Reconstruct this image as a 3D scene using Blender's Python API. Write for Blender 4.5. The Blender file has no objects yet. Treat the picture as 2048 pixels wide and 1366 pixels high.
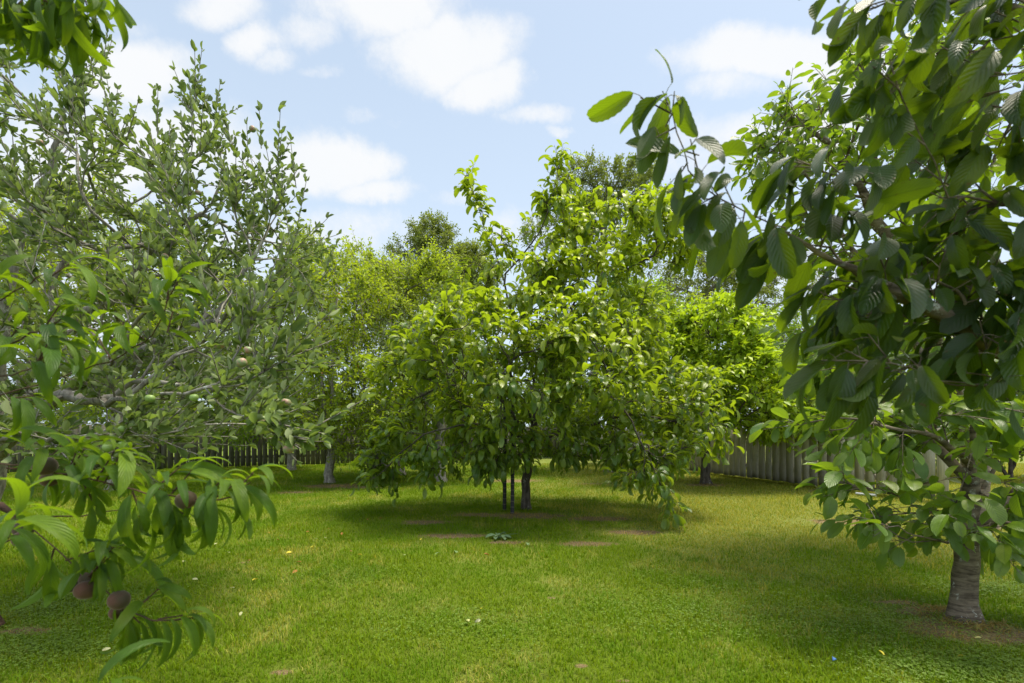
import bpy, math, random
import numpy as np
from mathutils import Vector
R = math.radians
scene = bpy.context.scene
col = scene.collection

# ------------------------------------------------------------------ camera
CAM_H = 1.15; F = 967.0; HOR = 862.0          # eye height; focal length in px of a 2048 px frame; horizon row
cam_d = bpy.data.cameras.new('camera'); cam = bpy.data.objects.new('camera', cam_d); col.objects.link(cam)
cam.location = (0, 0, CAM_H); cam.rotation_euler = (R(90), 0, 0)
cam_d.sensor_width = 36; cam_d.lens = 36 * F / 2048
cam_d.shift_y = (HOR - 683) / 2048
cam_d.clip_start = 0.02; cam_d.clip_end = 2000
cam_d.dof.use_dof = True; cam_d.dof.focus_distance = 6.0; cam_d.dof.aperture_fstop = 5.6
scene.camera = cam
SUN_EL, SUN_AZ = 71.0, 75.0                    # azimuth measured from +Y (away from camera) towards +X

# ------------------------------------------------------------------ view / render
scene.view_settings.view_transform = 'Standard'
scene.view_settings.look = 'None'
scene.view_settings.exposure = 1.2
scene.view_settings.gamma = 1
c_ = scene.cycles
c_.max_bounces = 10; c_.diffuse_bounces = 7; c_.glossy_bounces = 2; c_.transmission_bounces = 8
c_.transparent_max_bounces = 4; c_.caustics_reflective = False; c_.caustics_refractive = False
c_.sample_clamp_indirect = 6

def at(px, py, Y):
    return np.array([(px - 1024) / F * Y, Y, CAM_H + (HOR - py) / F * Y])
def gnd(px, py):
    Y = F * CAM_H / (py - HOR)
    return np.array([(px - 1024) / F * Y, Y, 0.0])

# ------------------------------------------------------------------ node helpers
class NT:
    def __init__(s, nt): s.nt = nt; s.n = nt.nodes; s.l = nt.links
    def new(s, typ, **kw):
        nd = s.n.new(typ)
        for k, v in kw.items(): setattr(nd, k, v)
        return nd
    def put(s, sock, v):
        if isinstance(v, bpy.types.NodeSocket): s.l.new(v, sock)
        elif v is not None:
            try: sock.default_value = v
            except Exception: sock.default_value = tuple(v) + (1,)
    def math(s, op, a, b=None, c=None, clamp=False):
        m = s.new('ShaderNodeMath', operation=op); m.use_clamp = clamp
        s.put(m.inputs[0], a)
        if b is not None: s.put(m.inputs[1], b)
        if c is not None: s.put(m.inputs[2], c)
        return m.outputs[0]
    def vm(s, op, a, b=None, out=0):
        m = s.new('ShaderNodeVectorMath', operation=op)
        s.put(m.inputs[0], a)
        if b is not None: s.put(m.inputs[1], b)
        return m.outputs[out]
    def mix(s, f, a, b, blend='MIX'):
        m = s.new('ShaderNodeMix', data_type='RGBA', blend_type=blend)
        s.put(m.inputs['Factor'], f)
        s.put(m.inputs[6], a if isinstance(a, bpy.types.NodeSocket) else (*a[:3], 1))
        s.put(m.inputs[7], b if isinstance(b, bpy.types.NodeSocket) else (*b[:3], 1))
        return m.outputs[2]
    def noise(s, vec, scale, detail=3, rough=.5, dist=0, out=0):
        m = s.new('ShaderNodeTexNoise')
        if vec is not None: s.put(m.inputs['Vector'], vec)
        m.inputs['Scale'].default_value = scale; m.inputs['Detail'].default_value = detail
        m.inputs['Roughness'].default_value = rough; m.inputs['Distortion'].default_value = dist
        return m.outputs[out]
    def ramp(s, f, a, b, lo=0., hi=1.):
        m = s.new('ShaderNodeMapRange', interpolation_type='SMOOTHSTEP')
        s.put(m.inputs[0], f)
        for i, v in enumerate((a, b, lo, hi)): m.inputs[i + 1].default_value = v
        return m.outputs[0]
def new_mat(name):
    m = bpy.data.materials.new(name); m.use_nodes = True; m.node_tree.nodes.clear()
    t = NT(m.node_tree); o = t.new('ShaderNodeOutputMaterial')
    return m, t, o

# ------------------------------------------------------------------ world
world = bpy.data.worlds.new('World'); scene.world = world; world.use_nodes = True
w = NT(world.node_tree); w.n.clear()
wo = w.new('ShaderNodeOutputWorld'); bg = w.new('ShaderNodeBackground')
sky = w.new('ShaderNodeTexSky', sky_type='NISHITA')
sky.sun_disc = False; sky.sun_elevation = R(SUN_EL); sky.sun_rotation = R(SUN_AZ)
sky.air_density = 1.0; sky.dust_density = 1.6; sky.ozone_density = 1.2; sky.altitude = 0
tc = w.new('ShaderNodeTexCoord')
d = tc.outputs['Generated']
sep = w.new('ShaderNodeSeparateXYZ'); w.put(sep.inputs[0], d)
dy = w.math('MAXIMUM', sep.outputs[1], 0.08)
u = w.math('DIVIDE', sep.outputs[0], dy); v = w.math('DIVIDE', sep.outputs[2], dy)
# a warped direction so cloud edges are ragged
wn = w.noise(d, 5.0, 6, .62, 0, 1)
warp = w.vm('MULTIPLY', w.vm('SUBTRACT', wn, (.5, .5, .5)), (.20, .13, 0))
comb = w.new('ShaderNodeCombineXYZ'); w.put(comb.inputs[0], u); w.put(comb.inputs[1], v)
uv = w.vm('ADD', comb.outputs[0], warp)
CLOUDS = [  # bearing and height of each cloud (as px), half sizes, density
    (760, 10, 200, 95, 1.2), (890, 95, 190, 105, 1.35), (985, 165, 110, 75, 1.25), (1090, 232, 100, 36, 1.05), (1150, 262, 60, 20, .9), (620, 60, 90, 60, .8),
    (420, 10, 130, 60, 1.05), (510, 80, 70, 55, .95), (560, 120, 50, 40, .6),
    (1530, 110, 270, 72, 1.4), (1470, 175, 150, 60, .95), (1650, 130, 170, 80, 1.3), (1500, 275, 190, 60, 1.0), (1620, 260, 160, 90, 1.05), (1430, 330, 200, 60, .7),
    (275, 155, 150, 100, 1.35), (350, 290, 280, 110, 1.15), (180, 330, 320, 190, 1.15), (500, 340, 230, 100, 1.0), (260, 60, 70, 50, .6),
    (665, 330, 150, 85, 1.35), (745, 385, 110, 42, 1.1), (905, 402, 90, 34, .75), (640, 140, 60, 22, .6), (720, 225, 70, 28, .6), (800, 238, 50, 18, .5),
    (1250, 225, 80, 28, .5), (1160, 470, 400, 70, .55), (1750, 560, 500, 140, .7), (620, 470, 460, 80, .75), (300, 620, 700, 150, .8),
    (-500, 300, 500, 200, .9), (2600, 300, 500, 260, .9)]
acc = None
for (px, py, a, b, s) in CLOUDS:
    e = w.vm('MULTIPLY', w.vm('SUBTRACT', uv, ((px - 1024) / F, (HOR - py) / F, 0)), (F / a, F / b, 0))
    ln = w.vm('LENGTH', e, out=1)
    g = w.math('MULTIPLY', w.ramp(ln, 1.35, .15), s)
    acc = g if acc is None else w.math('MAXIMUM', acc, g)
nz = w.noise(d, 7.0, 12, .70)
nzb = w.noise(d, 2.2, 6, .6)
front = w.ramp(sep.outputs[1], .1, .3)
acc2 = w.math('ADD', w.math('MULTIPLY', acc, front), w.math('MULTIPLY', w.math('SUBTRACT', 1.0, front), w.ramp(nzb, .42, .62)))
m1 = w.math('ADD', acc2, w.math('MULTIPLY', w.math('SUBTRACT', nz, .5), 1.7))
mask = w.ramp(m1, .32, 1.15, 0, .95)
veil = w.ramp(sep.outputs[2], .75, .02, .55, .85)      # thin high haze, denser towards the horizon
skyc = w.mix(1.0, sky.outputs[0], (.075, .075, .075), 'MULTIPLY')
skyv = w.mix(veil, skyc, (.36, .425, .49))
shade = w.ramp(w.noise(d, 4.0, 5, .6), .3, .7, .78, 1.0)
cc = w.mix(shade, (.37, .395, .43), (.425, .43, .435))
fin = w.mix(mask, skyv, cc)
# fill added out of view: sky raised overhead and behind camera, softening shadows
sky_fill = w.math('ADD', w.ramp(sep.outputs[2], .74, .96, 1.0, 1.75), w.ramp(sep.outputs[1], -.05, -.6, 0, .45))
fin = w.mix(1.0, fin, w.vm('MULTIPLY', (1, 1, 1), sky_fill), 'MULTIPLY')
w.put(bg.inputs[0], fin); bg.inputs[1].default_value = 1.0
w.l.new(bg.outputs[0], wo.inputs[0])
world.cycles.sampling_method = 'MANUAL'; world.cycles.sample_map_resolution = 512

# ------------------------------------------------------------------ sun
sl = bpy.data.lights.new('sun', 'SUN'); so = bpy.data.objects.new('sun', sl); col.objects.link(so)
sl.energy = 2.7; sl.angle = R(20.0); sl.color = (1.0, .92, .74)
sd = Vector((math.sin(R(SUN_AZ)) * math.cos(R(SUN_EL)), math.cos(R(SUN_AZ)) * math.cos(R(SUN_EL)), math.sin(R(SUN_EL))))
so.rotation_euler = sd.to_track_quat('Z', 'Y').to_euler()

# ------------------------------------------------------------------ object helpers
def tag(o, label=None, cat=None, group=None, kind=None):
    if label: o['label'] = label
    if cat: o['category'] = cat
    if group: o['group'] = group
    if kind: o['kind'] = kind
    return o
def empty(name, loc, label=None, cat=None, group=None):
    o = bpy.data.objects.new(name, None); o.location = loc; o.empty_display_size = .1; col.objects.link(o)
    return tag(o, label, cat, group)
def mesh_obj(name, V, Fq, mat, parent=None, attr=None, smooth=True, Ft=None):
    """V (n,3); Fq (m,4) quads; Ft (k,3) triangles; attr (n,4). World coordinates; parented with its offset removed."""
    V = np.asarray(V, np.float32)
    if parent is not None: V = V - np.array(parent.matrix_basis.translation, np.float32)
    me = bpy.data.meshes.new(name)
    nq = 0 if Fq is None else len(Fq); nt_ = 0 if Ft is None else len(Ft)
    me.vertices.add(len(V)); me.vertices.foreach_set('co', V.ravel())
    loops = []; starts = []
    if nq: loops.append(np.asarray(Fq, np.int32).ravel()); starts.append(np.arange(nq) * 4)
    if nt_: loops.append(np.asarray(Ft, np.int32).ravel()); starts.append(np.arange(nt_) * 3 + nq * 4)
    L = np.concatenate(loops); me.loops.add(len(L)); me.loops.foreach_set('vertex_index', L)
    me.polygons.add(nq + nt_); me.polygons.foreach_set('loop_start', np.concatenate(starts).astype(np.int32))
    if smooth: me.polygons.foreach_set('use_smooth', np.ones(nq + nt_, bool))
    me.update(calc_edges=True)
    if attr is not None:
        a = me.attributes.new('lf', 'FLOAT_COLOR', 'POINT'); a.data.foreach_set('color', np.asarray(attr, np.float32).ravel())
    me.materials.append(mat)
    o = bpy.data.objects.new(name, me); col.objects.link(o)
    if parent is not None: o.parent = parent
    return o
def norm(a): return a / np.maximum(np.linalg.norm(a, axis=-1, keepdims=True), 1e-9)

# ------------------------------------------------------------------ leaf templates and clouds of leaves
def leaf_tpl(nl, nw, width, a, b, fold, curl, wave=0., serr=0., twist=0.):
    t = np.linspace(0, 1, nl + 1)
    pr = (np.maximum(t, 1e-4) ** a) * ((1 - t) ** b); tm = a / (a + b)
    pr = pr / (tm ** a * (1 - tm) ** b) * width
    pr[0] = width * .04; pr[-1] = width * .02
    th = curl * (t ** 1.1); ds = 1 / nl
    y = np.concatenate([[0], np.cumsum(np.cos((th[1:] + th[:-1]) / 2) * ds)])
    z = np.concatenate([[0], -np.cumsum(np.sin((th[1:] + th[:-1]) / 2) * ds)])
    V, A = [], []
    for i in range(nl + 1):
        for j in range(-nw, nw + 1):
            s = j / nw; x = s * pr[i]
            if serr and abs(j) == nw: x *= 1 + serr * (1 if i % 2 else -1)
            h = fold * abs(x) + wave * math.sin(t[i] * 9 + s) * abs(s) * width * .5
            tw = twist * t[i]
            xx = x * math.cos(tw); h2 = h + x * math.sin(tw)
            V.append((xx, y[i] + h2 * math.sin(th[i]), z[i] + h2 * math.cos(th[i])))
            A.append((s * .5 + .5, t[i]))
    m = 2 * nw + 1
    Q = [(i * m + j, i * m + j + 1, (i + 1) * m + j + 1, (i + 1) * m + j) for i in range(nl) for j in range(m - 1)]
    return np.array(V), np.array(Q), np.array(A)
def tpl_set(rng, k, **kw):
    out = []
    for i in range(k):
        q = dict(kw)
        q['curl'] = rng.uniform(*q['curl']); q['fold'] = rng.uniform(*q['fold']); q['width'] *= rng.uniform(.85, 1.15)
        q['twist'] = rng.uniform(-.35, .35) * q.pop('tw', 1)
        out.append(leaf_tpl(**q))
    return out
def leaves_mesh(name, P, A, N, S, rnd, young, tpls, mat, parent, rng):
    A = norm(A); N = norm(N - (N * A).sum(1, keepdims=True) * A); B = np.cross(A, N)
    ks = rng.integers(0, len(tpls), len(P))
    Vs, Qs, As, off = [], [], [], 0
    for k, (tv, tq, ta) in enumerate(tpls):
        I = np.nonzero(ks == k)[0]
        if not len(I): continue
        s = S[I][:, None, None]
        W = P[I][:, None, :] + s * (tv[None, :, 0:1] * B[I][:, None] + tv[None, :, 1:2] * A[I][:, None] + tv[None, :, 2:3] * N[I][:, None])
        nv = len(tv)
        Vs.append(W.reshape(-1, 3)); Qs.append((tq[None] + (np.arange(len(I)) * nv)[:, None, None]).reshape(-1, 4) + off)
        a = np.empty((len(I), nv, 4)); a[..., 0] = rnd[I][:, None]; a[..., 1] = young[I][:, None]; a[..., 2] = ta[None, :, 0]; a[..., 3] = ta[None, :, 1]
        As.append(a.reshape(-1, 4)); off += len(I) * nv
    return mesh_obj(name, np.concatenate(Vs), np.concatenate(Qs), mat, parent, np.concatenate(As))

# ------------------------------------------------------------------ tubes
class Tubes:
    def __init__(s): s.V = []; s.Q = []; s.n = 0
    def add(s, P, rad, sides, rng=None, rough=0., lobes=0.):
        P = np.asarray(P, float); m = len(P)
        T = norm(np.gradient(P, axis=0))
        r0 = np.array([0, 0, 1.]) if abs(T[0][2]) < .9 else np.array([1., 0, 0])
        U = np.cross(T[0], r0); U /= np.linalg.norm(U)
        ang = np.arange(sides) / sides * 2 * math.pi; ca, sa = np.cos(ang), np.sin(ang)
        rings = []
        for i in range(m):
            U = U - T[i] * U.dot(T[i]); U /= max(np.linalg.norm(U), 1e-9); W = np.cross(T[i], U)
            rr = rad[i] * (1 + (rng.normal(0, rough, sides) if rough else 0))
            if lobes: rr = rr * (1 + lobes * math.exp(-max(P[i][2], 0) / .06) * (.6 * np.cos(3 * ang + 1.1) + .4 * np.cos(5 * ang)))
            rings.append(P[i] + (ca * rr)[:, None] * U + (sa * rr)[:, None] * W if rough else P[i] + rad[i] * (ca[:, None] * U + sa[:, None] * W))
        s.V.append(np.concatenate(rings))
        i, j = np.meshgrid(np.arange(m - 1), np.arange(sides), indexing='ij'); j2 = (j + 1) % sides
        q = np.stack([i * sides + j, i * sides + j2, (i + 1) * sides + j2, (i + 1) * sides + j], -1).reshape(-1, 4) + s.n
        s.Q.append(q); s.n += m * sides
    def add_many(s, C, r0, r1, sides=3):
        """C (k,m,3) equal-length curves"""
        k, m, _ = C.shape
        if not k: return
        T = norm(C[:, -1] - C[:, 0]); ref = np.where(np.abs(T[:, 2:3]) < .9, np.array([[0, 0, 1.]]), np.array([[1., 0, 0]]))
        U = norm(np.cross(T, ref)); W = np.cross(T, U)
        ang = np.arange(sides) / sides * 2 * math.pi
        O = np.cos(ang)[None, :, None] * U[:, None] + np.sin(ang)[None, :, None] * W[:, None]
        rad = (np.asarray(r0).reshape(-1, 1) * (1 - np.linspace(0, 1, m)) + np.asarray(r1).reshape(-1, 1) * np.linspace(0, 1, m))
        V = C[:, :, None] + rad[:, :, None, None] * O[:, None]
        s.V.append(V.reshape(-1, 3))
        i, j = np.meshgrid(np.arange(m - 1), np.arange(sides), indexing='ij'); j2 = (j + 1) % sides
        q = np.stack([i * sides + j, i * sides + j2, (i + 1) * sides + j2, (i + 1) * sides + j], -1).reshape(-1, 4)
        s.Q.append((q[None] + (np.arange(k) * m * sides)[:, None, None]).reshape(-1, 4) + s.n); s.n += k * m * sides
    def build(s, name, mat, parent): return mesh_obj(name, np.concatenate(s.V), np.concatenate(s.Q), mat, parent)
def spline(P, step):
    P = np.asarray(P, float)
    if len(P) == 2: P = np.array([P[0], P[0] * .5 + P[1] * .5, P[1]])
    Q = np.vstack([2 * P[0] - P[1], P, 2 * P[-1] - P[-2]]); out = []
    for i in range(1, len(Q) - 2):
        n = max(2, int(np.linalg.norm(Q[i + 1] - Q[i]) / step))
        for t in np.arange(n) / n:
            out.append(.5 * ((2 * Q[i]) + (-Q[i - 1] + Q[i + 1]) * t + (2 * Q[i - 1] - 5 * Q[i] + 4 * Q[i + 1] - Q[i + 2]) * t * t + (-Q[i - 1] + 3 * Q[i] - 3 * Q[i + 1] + Q[i + 2]) * t ** 3))
    out.append(P[-1]); return np.array(out)

# ------------------------------------------------------------------ tree skeleton
class Skeleton:
    def __init__(s, rng): s.P = []; s.par = []; s.dir = []; s.plen = []; s.ok = []; s.rng = rng
    def _add(s, p, j, ok=True):
        p = np.asarray(p, float)
        dv = (p - s.P[j]) if j >= 0 else np.array([0, 0, 1.])
        L = np.linalg.norm(dv); s.P.append(p); s.par.append(j); s.dir.append(dv / max(L, 1e-6))
        s.plen.append((s.plen[j] + L) if j >= 0 else 0.); s.ok.append(ok); return len(s.P) - 1
    def limb(s, pts, step=.12, ok_from=0., wob=None, start=None):
        C = spline(pts, step); j = -1
        if s.P:
            if start is None: start = int(np.argmin(np.linalg.norm(np.array(s.P) - C[0], axis=1)))
            j = start; C = C[1:]
        n = len(C)
        for i, p in enumerate(C):
            q = p + (s.rng.normal(0, wob if wob is not None else step * .08, 3) if 0 < i < n - 1 else 0)
            j = s._add(q, j, (i / n) >= ok_from)
        return j
    def reach(s, T, step=.2, wpath=.25, sag=0., jit=.03, back=.7):
        T = np.asarray(T)
        base = np.array(s.P)[np.array(s.ok)]
        dm = np.array([np.linalg.norm(base - t, axis=1).min() for t in T])
        for t in T[np.argsort(dm)]:
            P = np.array(s.P); D = np.array(s.dir); ok = np.array(s.ok)
            v = t - P; dd = np.linalg.norm(v, axis=1) + 1e-6
            cosv = (v * D).sum(1) / dd
            cost = dd * (1 + back * (1 - cosv)) + wpath * np.array(s.plen) + np.where(ok, 0, 1e6)
            j = int(np.argmin(cost)); L = dd[j]
            if L < .03: continue
            n = max(2, int(L / step)); m0 = (D[j] * .6 + v[j] / L * .6) * L; m1 = (v[j] / L + np.array([0, 0, sag])) * L
            k = j; p0 = P[j]
            for i in range(1, n + 1):
                u_ = i / n; u2, u3 = u_ * u_, u_ ** 3
                q = (2 * u3 - 3 * u2 + 1) * p0 + (u3 - 2 * u2 + u_) * m0 + (-2 * u3 + 3 * u2) * t + (u3 - u2) * m1
                if i < n: q = q + s.rng.normal(0, jit * L / n, 3)
                k = s._add(q, k)
    def finish(s, r0, rtip):
        s.P = np.array(s.P); s.dir = np.array(s.dir); s.par = np.array(s.par); n = len(s.P)
        cnt = np.zeros(n); kids = [[] for _ in range(n)]
        for i in range(n - 1, -1, -1):
            if cnt[i] == 0: cnt[i] = 1
            if s.par[i] >= 0: cnt[s.par[i]] += cnt[i]; kids[s.par[i]].append(i)
        p = math.log(max(cnt[0], 3)) / math.log(r0 / rtip)
        s.rad = rtip * cnt ** (1 / p); s.cnt = cnt; s.kids = kids; s.rtip = rtip
    def tubes(s, tb, flare=.5, fh=.1, rng=None, z0=0):
        stack = [(0, None)]
        while stack:
            i, frm = stack.pop(); ch = [] if frm is None else [frm]; j = i
            while True:
                ch.append(j); k = s.kids[j]
                if not k: break
                k = sorted(k, key=lambda q: -s.cnt[q])
                for q in k[1:]: stack.append((q, j))
                j = k[0]
            P = s.P[ch]; rad = s.rad[ch].copy()
            if frm is not None: rad[0] = rad[1] if len(rad) > 1 else rad[0]
            if frm is None:
                rad *= 1 + flare * np.exp(-(P[:, 2] - z0) / fh)
            if s.kids[ch[-1]] == [] and len(rad) > 1: rad[-1] *= .6
            mx = rad.max(); sides = 20 if mx > .06 else 10 if mx > .025 else 6 if mx > .01 else 4
            if len(P) > 1: tb.add(P, rad, sides, rng, .04 if mx > .03 else 0, .3 if frm is None else 0.)

def sample_blobs(blobs, n, rng, shell=.45):
    wts = np.array([b[6] if len(b) > 6 else b[3] * b[4] * b[5] for b in blobs], float); wts /= wts.sum()
    k = rng.choice(len(blobs), n, p=wts); B = np.array([b[:6] for b in blobs])[k]
    v = norm(rng.normal(size=(n, 3))); r = rng.uniform(shell, 1, n) ** .6
    return B[:, :3] + v * r[:, None] * B[:, 3:6]

def shoots_on(sk, n, rng, L, up, max_cnt=3, out_c=None, side=.8, prob_z=0.):
    """returns starts, dirs, lengths of leafy shoots on the thin branches"""
    I = np.nonzero(sk.cnt <= max_cnt)[0]; I = I[I > 3]
    wt = 1 / sk.cnt[I]
    if prob_z: z = sk.P[I][:, 2]; wt = wt * (1 + prob_z * (z - z.min()) / (np.ptp(z) + 1e-6))
    tips = np.array([i for i in I if not sk.kids[i]])
    J = np.concatenate([tips, rng.choice(I, max(n - len(tips), 1), p=wt / wt.sum())]) if len(tips) < n else rng.choice(tips, n)
    D = sk.dir[J] + side * norm(rng.normal(size=(len(J), 3))) * np.where(np.arange(len(J)) < len(tips), .25, 1)[:, None]
    D = norm(D); D[:, 2] += up; D = norm(D)
    return sk.P[J], D, rng.uniform(L[0], L[1], len(J))

def leaf_shoots(tb, S, D, L, rng, spacing, size, droop=.3, fwd=.5, out=.9, nspread=.5, rtw=(.003, .0012), bend=0., petiole=.0, young_fn=None, dist=False, yt=.8, whorl=0, tipyoung=0., sides=3, ntilt=.35, bias=(0, 0, 0)):
    m = 5
    t = np.linspace(0, 1, m)
    B = np.zeros_like(D); B[:, 2] = bend
    C = S[:, None] + L[:, None, None] * (t[None, :, None] * D[:, None] + (t ** 2)[None, :, None] * B[:, None])
    tb.add_many(C, np.full(len(S), rtw[0]), np.full(len(S), rtw[1]), sides)
    ref = np.where(np.abs(D[:, 2:3]) < .9, np.array([[0, 0, 1.]]), np.array([[1., 0, 0]]))
    U = norm(np.cross(D, ref)); W = np.cross(D, U)
    nl = np.maximum(2, (L / spacing).astype(int)) + whorl
    idx = np.repeat(np.arange(len(S)), nl)
    k = np.concatenate([np.arange(q) for q in nl]); tt = (k + .6) / nl[idx]
    if whorl: tt = np.where(k >= nl[idx] - whorl, rng.uniform(.93, 1.0, len(k)), tt)
    tt = np.clip(tt, .05, 1)
    az = rng.uniform(0, 6.28, len(S))[idx] + k * (math.pi if dist else 2.4) + rng.normal(0, .35, len(k))
    if dist: az = np.where(rng.random(len(k)) < .8, (k % 2) * math.pi + rng.normal(0, .45, len(k)), az)
    sd_ = np.cos(az)[:, None] * U[idx] + np.sin(az)[:, None] * W[idx]
    Pp = S[idx] + (L[idx] * tt)[:, None] * D[idx] + (L[idx] * tt ** 2)[:, None] * B[idx]
    Dt = norm(D[idx] + 2 * tt[:, None] * B[idx])
    A = np.array([bias]) + Dt * (fwd + .5 * tt[:, None]) + sd_ * out + rng.normal(0, .18, (len(k), 3)); A[:, 2] -= droop * rng.uniform(.4, 1.6, len(k))
    A = norm(A)
    sz = rng.normal(size[0], size[1], len(k)).clip(size[0] * .45, size[0] * 1.6) * np.where(tt > .9, .85, 1)
    if petiole:
        pd = norm(sd_ + Dt * .6 + np.array([0, 0, .15])); P2 = Pp + pd * (petiole * sz / size[0])[:, None]
        if sides > 3 or len(k) < 9000:
            tb.add_many(np.stack([Pp, Pp * .5 + P2 * .5 + np.array([0, 0, .1 * petiole]), P2], 1), np.full(len(k), rtw[1] * .8), np.full(len(k), rtw[1] * .6), 3)
        Pp = P2
    N = np.array([[0, 0, 1.]]) + rng.normal(0, nspread, (len(k), 3))
    # leaves that hang steeply keep a sideways-facing blade
    N = N + sd_ * ntilt
    rnd = np.clip(.55 * rng.random(len(S))[idx] + .45 * rng.random(len(k)), 0, 1)
    yg = np.zeros(len(k)) if young_fn is None else young_fn(S)[idx] * (1 - yt + yt * tt) + rng.normal(0, .08, len(k))
    yg = np.clip(yg + tipyoung * (tt > .88) * rng.random(len(k)), 0, 1)
    return Pp, A, N, sz, rnd, yg

# ------------------------------------------------------------------ materials
def leaf_mat(name, dark, light, young, back, trans, tf=.45, rough=.42, spec=.5, vein=.0, veinc=(.25, .35, .12), bump=.0, spots=0.):
    m, t, o = new_mat(name)
    at_ = t.new('ShaderNodeAttribute', attribute_name='lf', attribute_type='GEOMETRY')
    sp = t.new('ShaderNodeSeparateColor'); t.put(sp.inputs[0], at_.outputs['Color'])
    rnd, yg, uu = sp.outputs[0], sp.outputs[1], sp.outputs[2]; vv = at_.outputs['Alpha']
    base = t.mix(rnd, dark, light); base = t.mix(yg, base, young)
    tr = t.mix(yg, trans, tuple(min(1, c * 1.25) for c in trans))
    tr = t.mix(rnd, t.mix(1., tr, (.72, .72, .72), 'MULTIPLY'), tr)
    nrm = None
    if vein:
        x = t.math('ABSOLUTE', t.math('SUBTRACT', uu, .5))
        mid = t.ramp(x, .055, .012)
        ph = t.math('ADD', t.math('MULTIPLY', vv, 60.), t.math('MULTIPLY', x, -38.))
        sv = t.math('POWER', t.math('ADD', t.math('MULTIPLY', t.math('SINE', ph), .5), .5), 9.)
        lines = t.math('MAXIMUM', mid, t.math('MULTIPLY', sv, .5))
        base = t.mix(t.math('MULTIPLY', lines, vein), base, veinc)
        tr = t.mix(t.math('MULTIPLY', lines, .55), tr, t.mix(1., tr, (.5, .55, .5), 'MULTIPLY'))
        bm = t.new('ShaderNodeBump'); bm.inputs['Strength'].default_value = bump; bm.inputs['Distance'].default_value = .002
        t.put(bm.inputs['Height'], t.math('SUBTRACT', t.math('SINE', ph), t.math('MULTIPLY', mid, 1.5))); nrm = bm.outputs[0]
    tcn = t.new('ShaderNodeTexCoord')
    bl = t.ramp(t.noise(tcn.outputs['Object'], 38., 3, .6), .35, .7, .82, 1.12)
    base = t.mix(1., base, t.vm('MULTIPLY', (1, 1, 1), bl), 'MULTIPLY')
    if spots:
        sp_ = t.math('MULTIPLY', t.ramp(t.noise(tcn.outputs['Object'], 95., 2, .5), .66, .70), t.ramp(t.noise(tcn.outputs['Object'], 9., 2), .45, .6, 0, spots))
        base = t.mix(sp_, base, (.16, .09, .02)); tr = t.mix(sp_, tr, (.10, .06, .01))
        yl = t.ramp(t.noise(tcn.outputs['Object'], 6., 2, .5), .60, .72, 0, .45)
        base = t.mix(yl, base, t.mix(.6, base, (.16, .16, .01)))
    ge = t.new('ShaderNodeNewGeometry')
    base = t.mix(t.math('MULTIPLY', ge.outputs['Backfacing'], .85), base, t.mix(t.math('MULTIPLY', yg, .6), back, young))
    p = t.new('ShaderNodeBsdfPrincipled'); t.put(p.inputs['Base Color'], base)
    t.put(p.inputs['Roughness'], t.math('ADD', rough, t.math('MULTIPLY', ge.outputs['Backfacing'], .25)))
    p.inputs['Specular IOR Level'].default_value = spec
    tl = t.new('ShaderNodeBsdfTranslucent'); t.put(tl.inputs[0], tr)
    if nrm is not None: t.put(p.inputs['Normal'], nrm)
    mx = t.new('ShaderNodeMixShader'); mx.inputs[0].default_value = tf
    t.l.new(p.outputs[0], mx.inputs[1]); t.l.new(tl.outputs[0], mx.inputs[2]); t.l.new(mx.outputs[0], o.inputs[0])
    return m
def bark_mat(name, dark, light, lichen=None, rings=False, scale=1., lam=.5):
    m, t, o = new_mat(name)
    tcn = t.new('ShaderNodeTexCoord'); ob = tcn.outputs['Object']
    st = t.vm('MULTIPLY', ob, (7, 7, 45) if rings else (30, 30, 7))
    n1 = t.noise(st, 1.0 * scale, 6, .65, .4)
    n2 = t.noise(ob, 9.0 * scale, 5, .6)
    base = t.mix(t.ramp(t.math('ADD', t.math('MULTIPLY', n1, .6), t.math('MULTIPLY', n2, .4)), .36, .62), dark, light)
    base = t.mix(t.ramp(t.noise(ob, 4.5 * scale, 6, .7), .48, .68, 0, .75), base, dark)
    if lichen:
        base = t.mix(t.math('MULTIPLY', t.ramp(t.noise(ob, 22. * scale, 6, .7), .56, .62), t.ramp(t.noise(ob, 5. * scale, 3), .45, .6, 0, lam * 1.6)), base, lichen)
    p = t.new('ShaderNodeBsdfPrincipled'); t.put(p.inputs['Base Color'], base); p.inputs['Roughness'].default_value = .9
    p.inputs['Specular IOR Level'].default_value = .25
    bm = t.new('ShaderNodeBump'); bm.inputs['Strength'].default_value = .8; bm.inputs['Distance'].default_value = .012
    t.put(bm.inputs['Height'], n1); t.l.new(bm.outputs[0], p.inputs['Normal'])
    t.l.new(p.outputs[0], o.inputs[0]); return m
M = {}
#                      dark              light             young             back              transmitted
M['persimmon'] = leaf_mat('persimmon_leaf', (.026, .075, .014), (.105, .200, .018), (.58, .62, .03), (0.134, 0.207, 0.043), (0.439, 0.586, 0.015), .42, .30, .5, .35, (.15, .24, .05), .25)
M['persimmon_pale'] = leaf_mat('young_persimmon_leaf', (.12, .23, .012), (.25, .39, .018), (.52, .62, .03), (.17, .26, .04), (.46, .62, .014), .44, .4, .35)
M['apple'] = leaf_mat('apple_leaf', (.032, .062, .012), (.120, .178, .044), (.28, .35, .13), (.33, .38, .20), (.27, .38, .05), .33, .6, .12)
M['plum'] = leaf_mat('plum_leaf', (.12, .21, .010), (.26, .37, .020), (.52, .58, .03), (.17, .25, .04), (.46, .58, .014), .44, .5, .25)
M['plum_green'] = leaf_mat('green_plum_leaf', (.075, .165, .012), (.19, .31, .020), (.50, .58, .03), (.14, .22, .04), (.38, .56, .014), .42, .5, .28)
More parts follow.
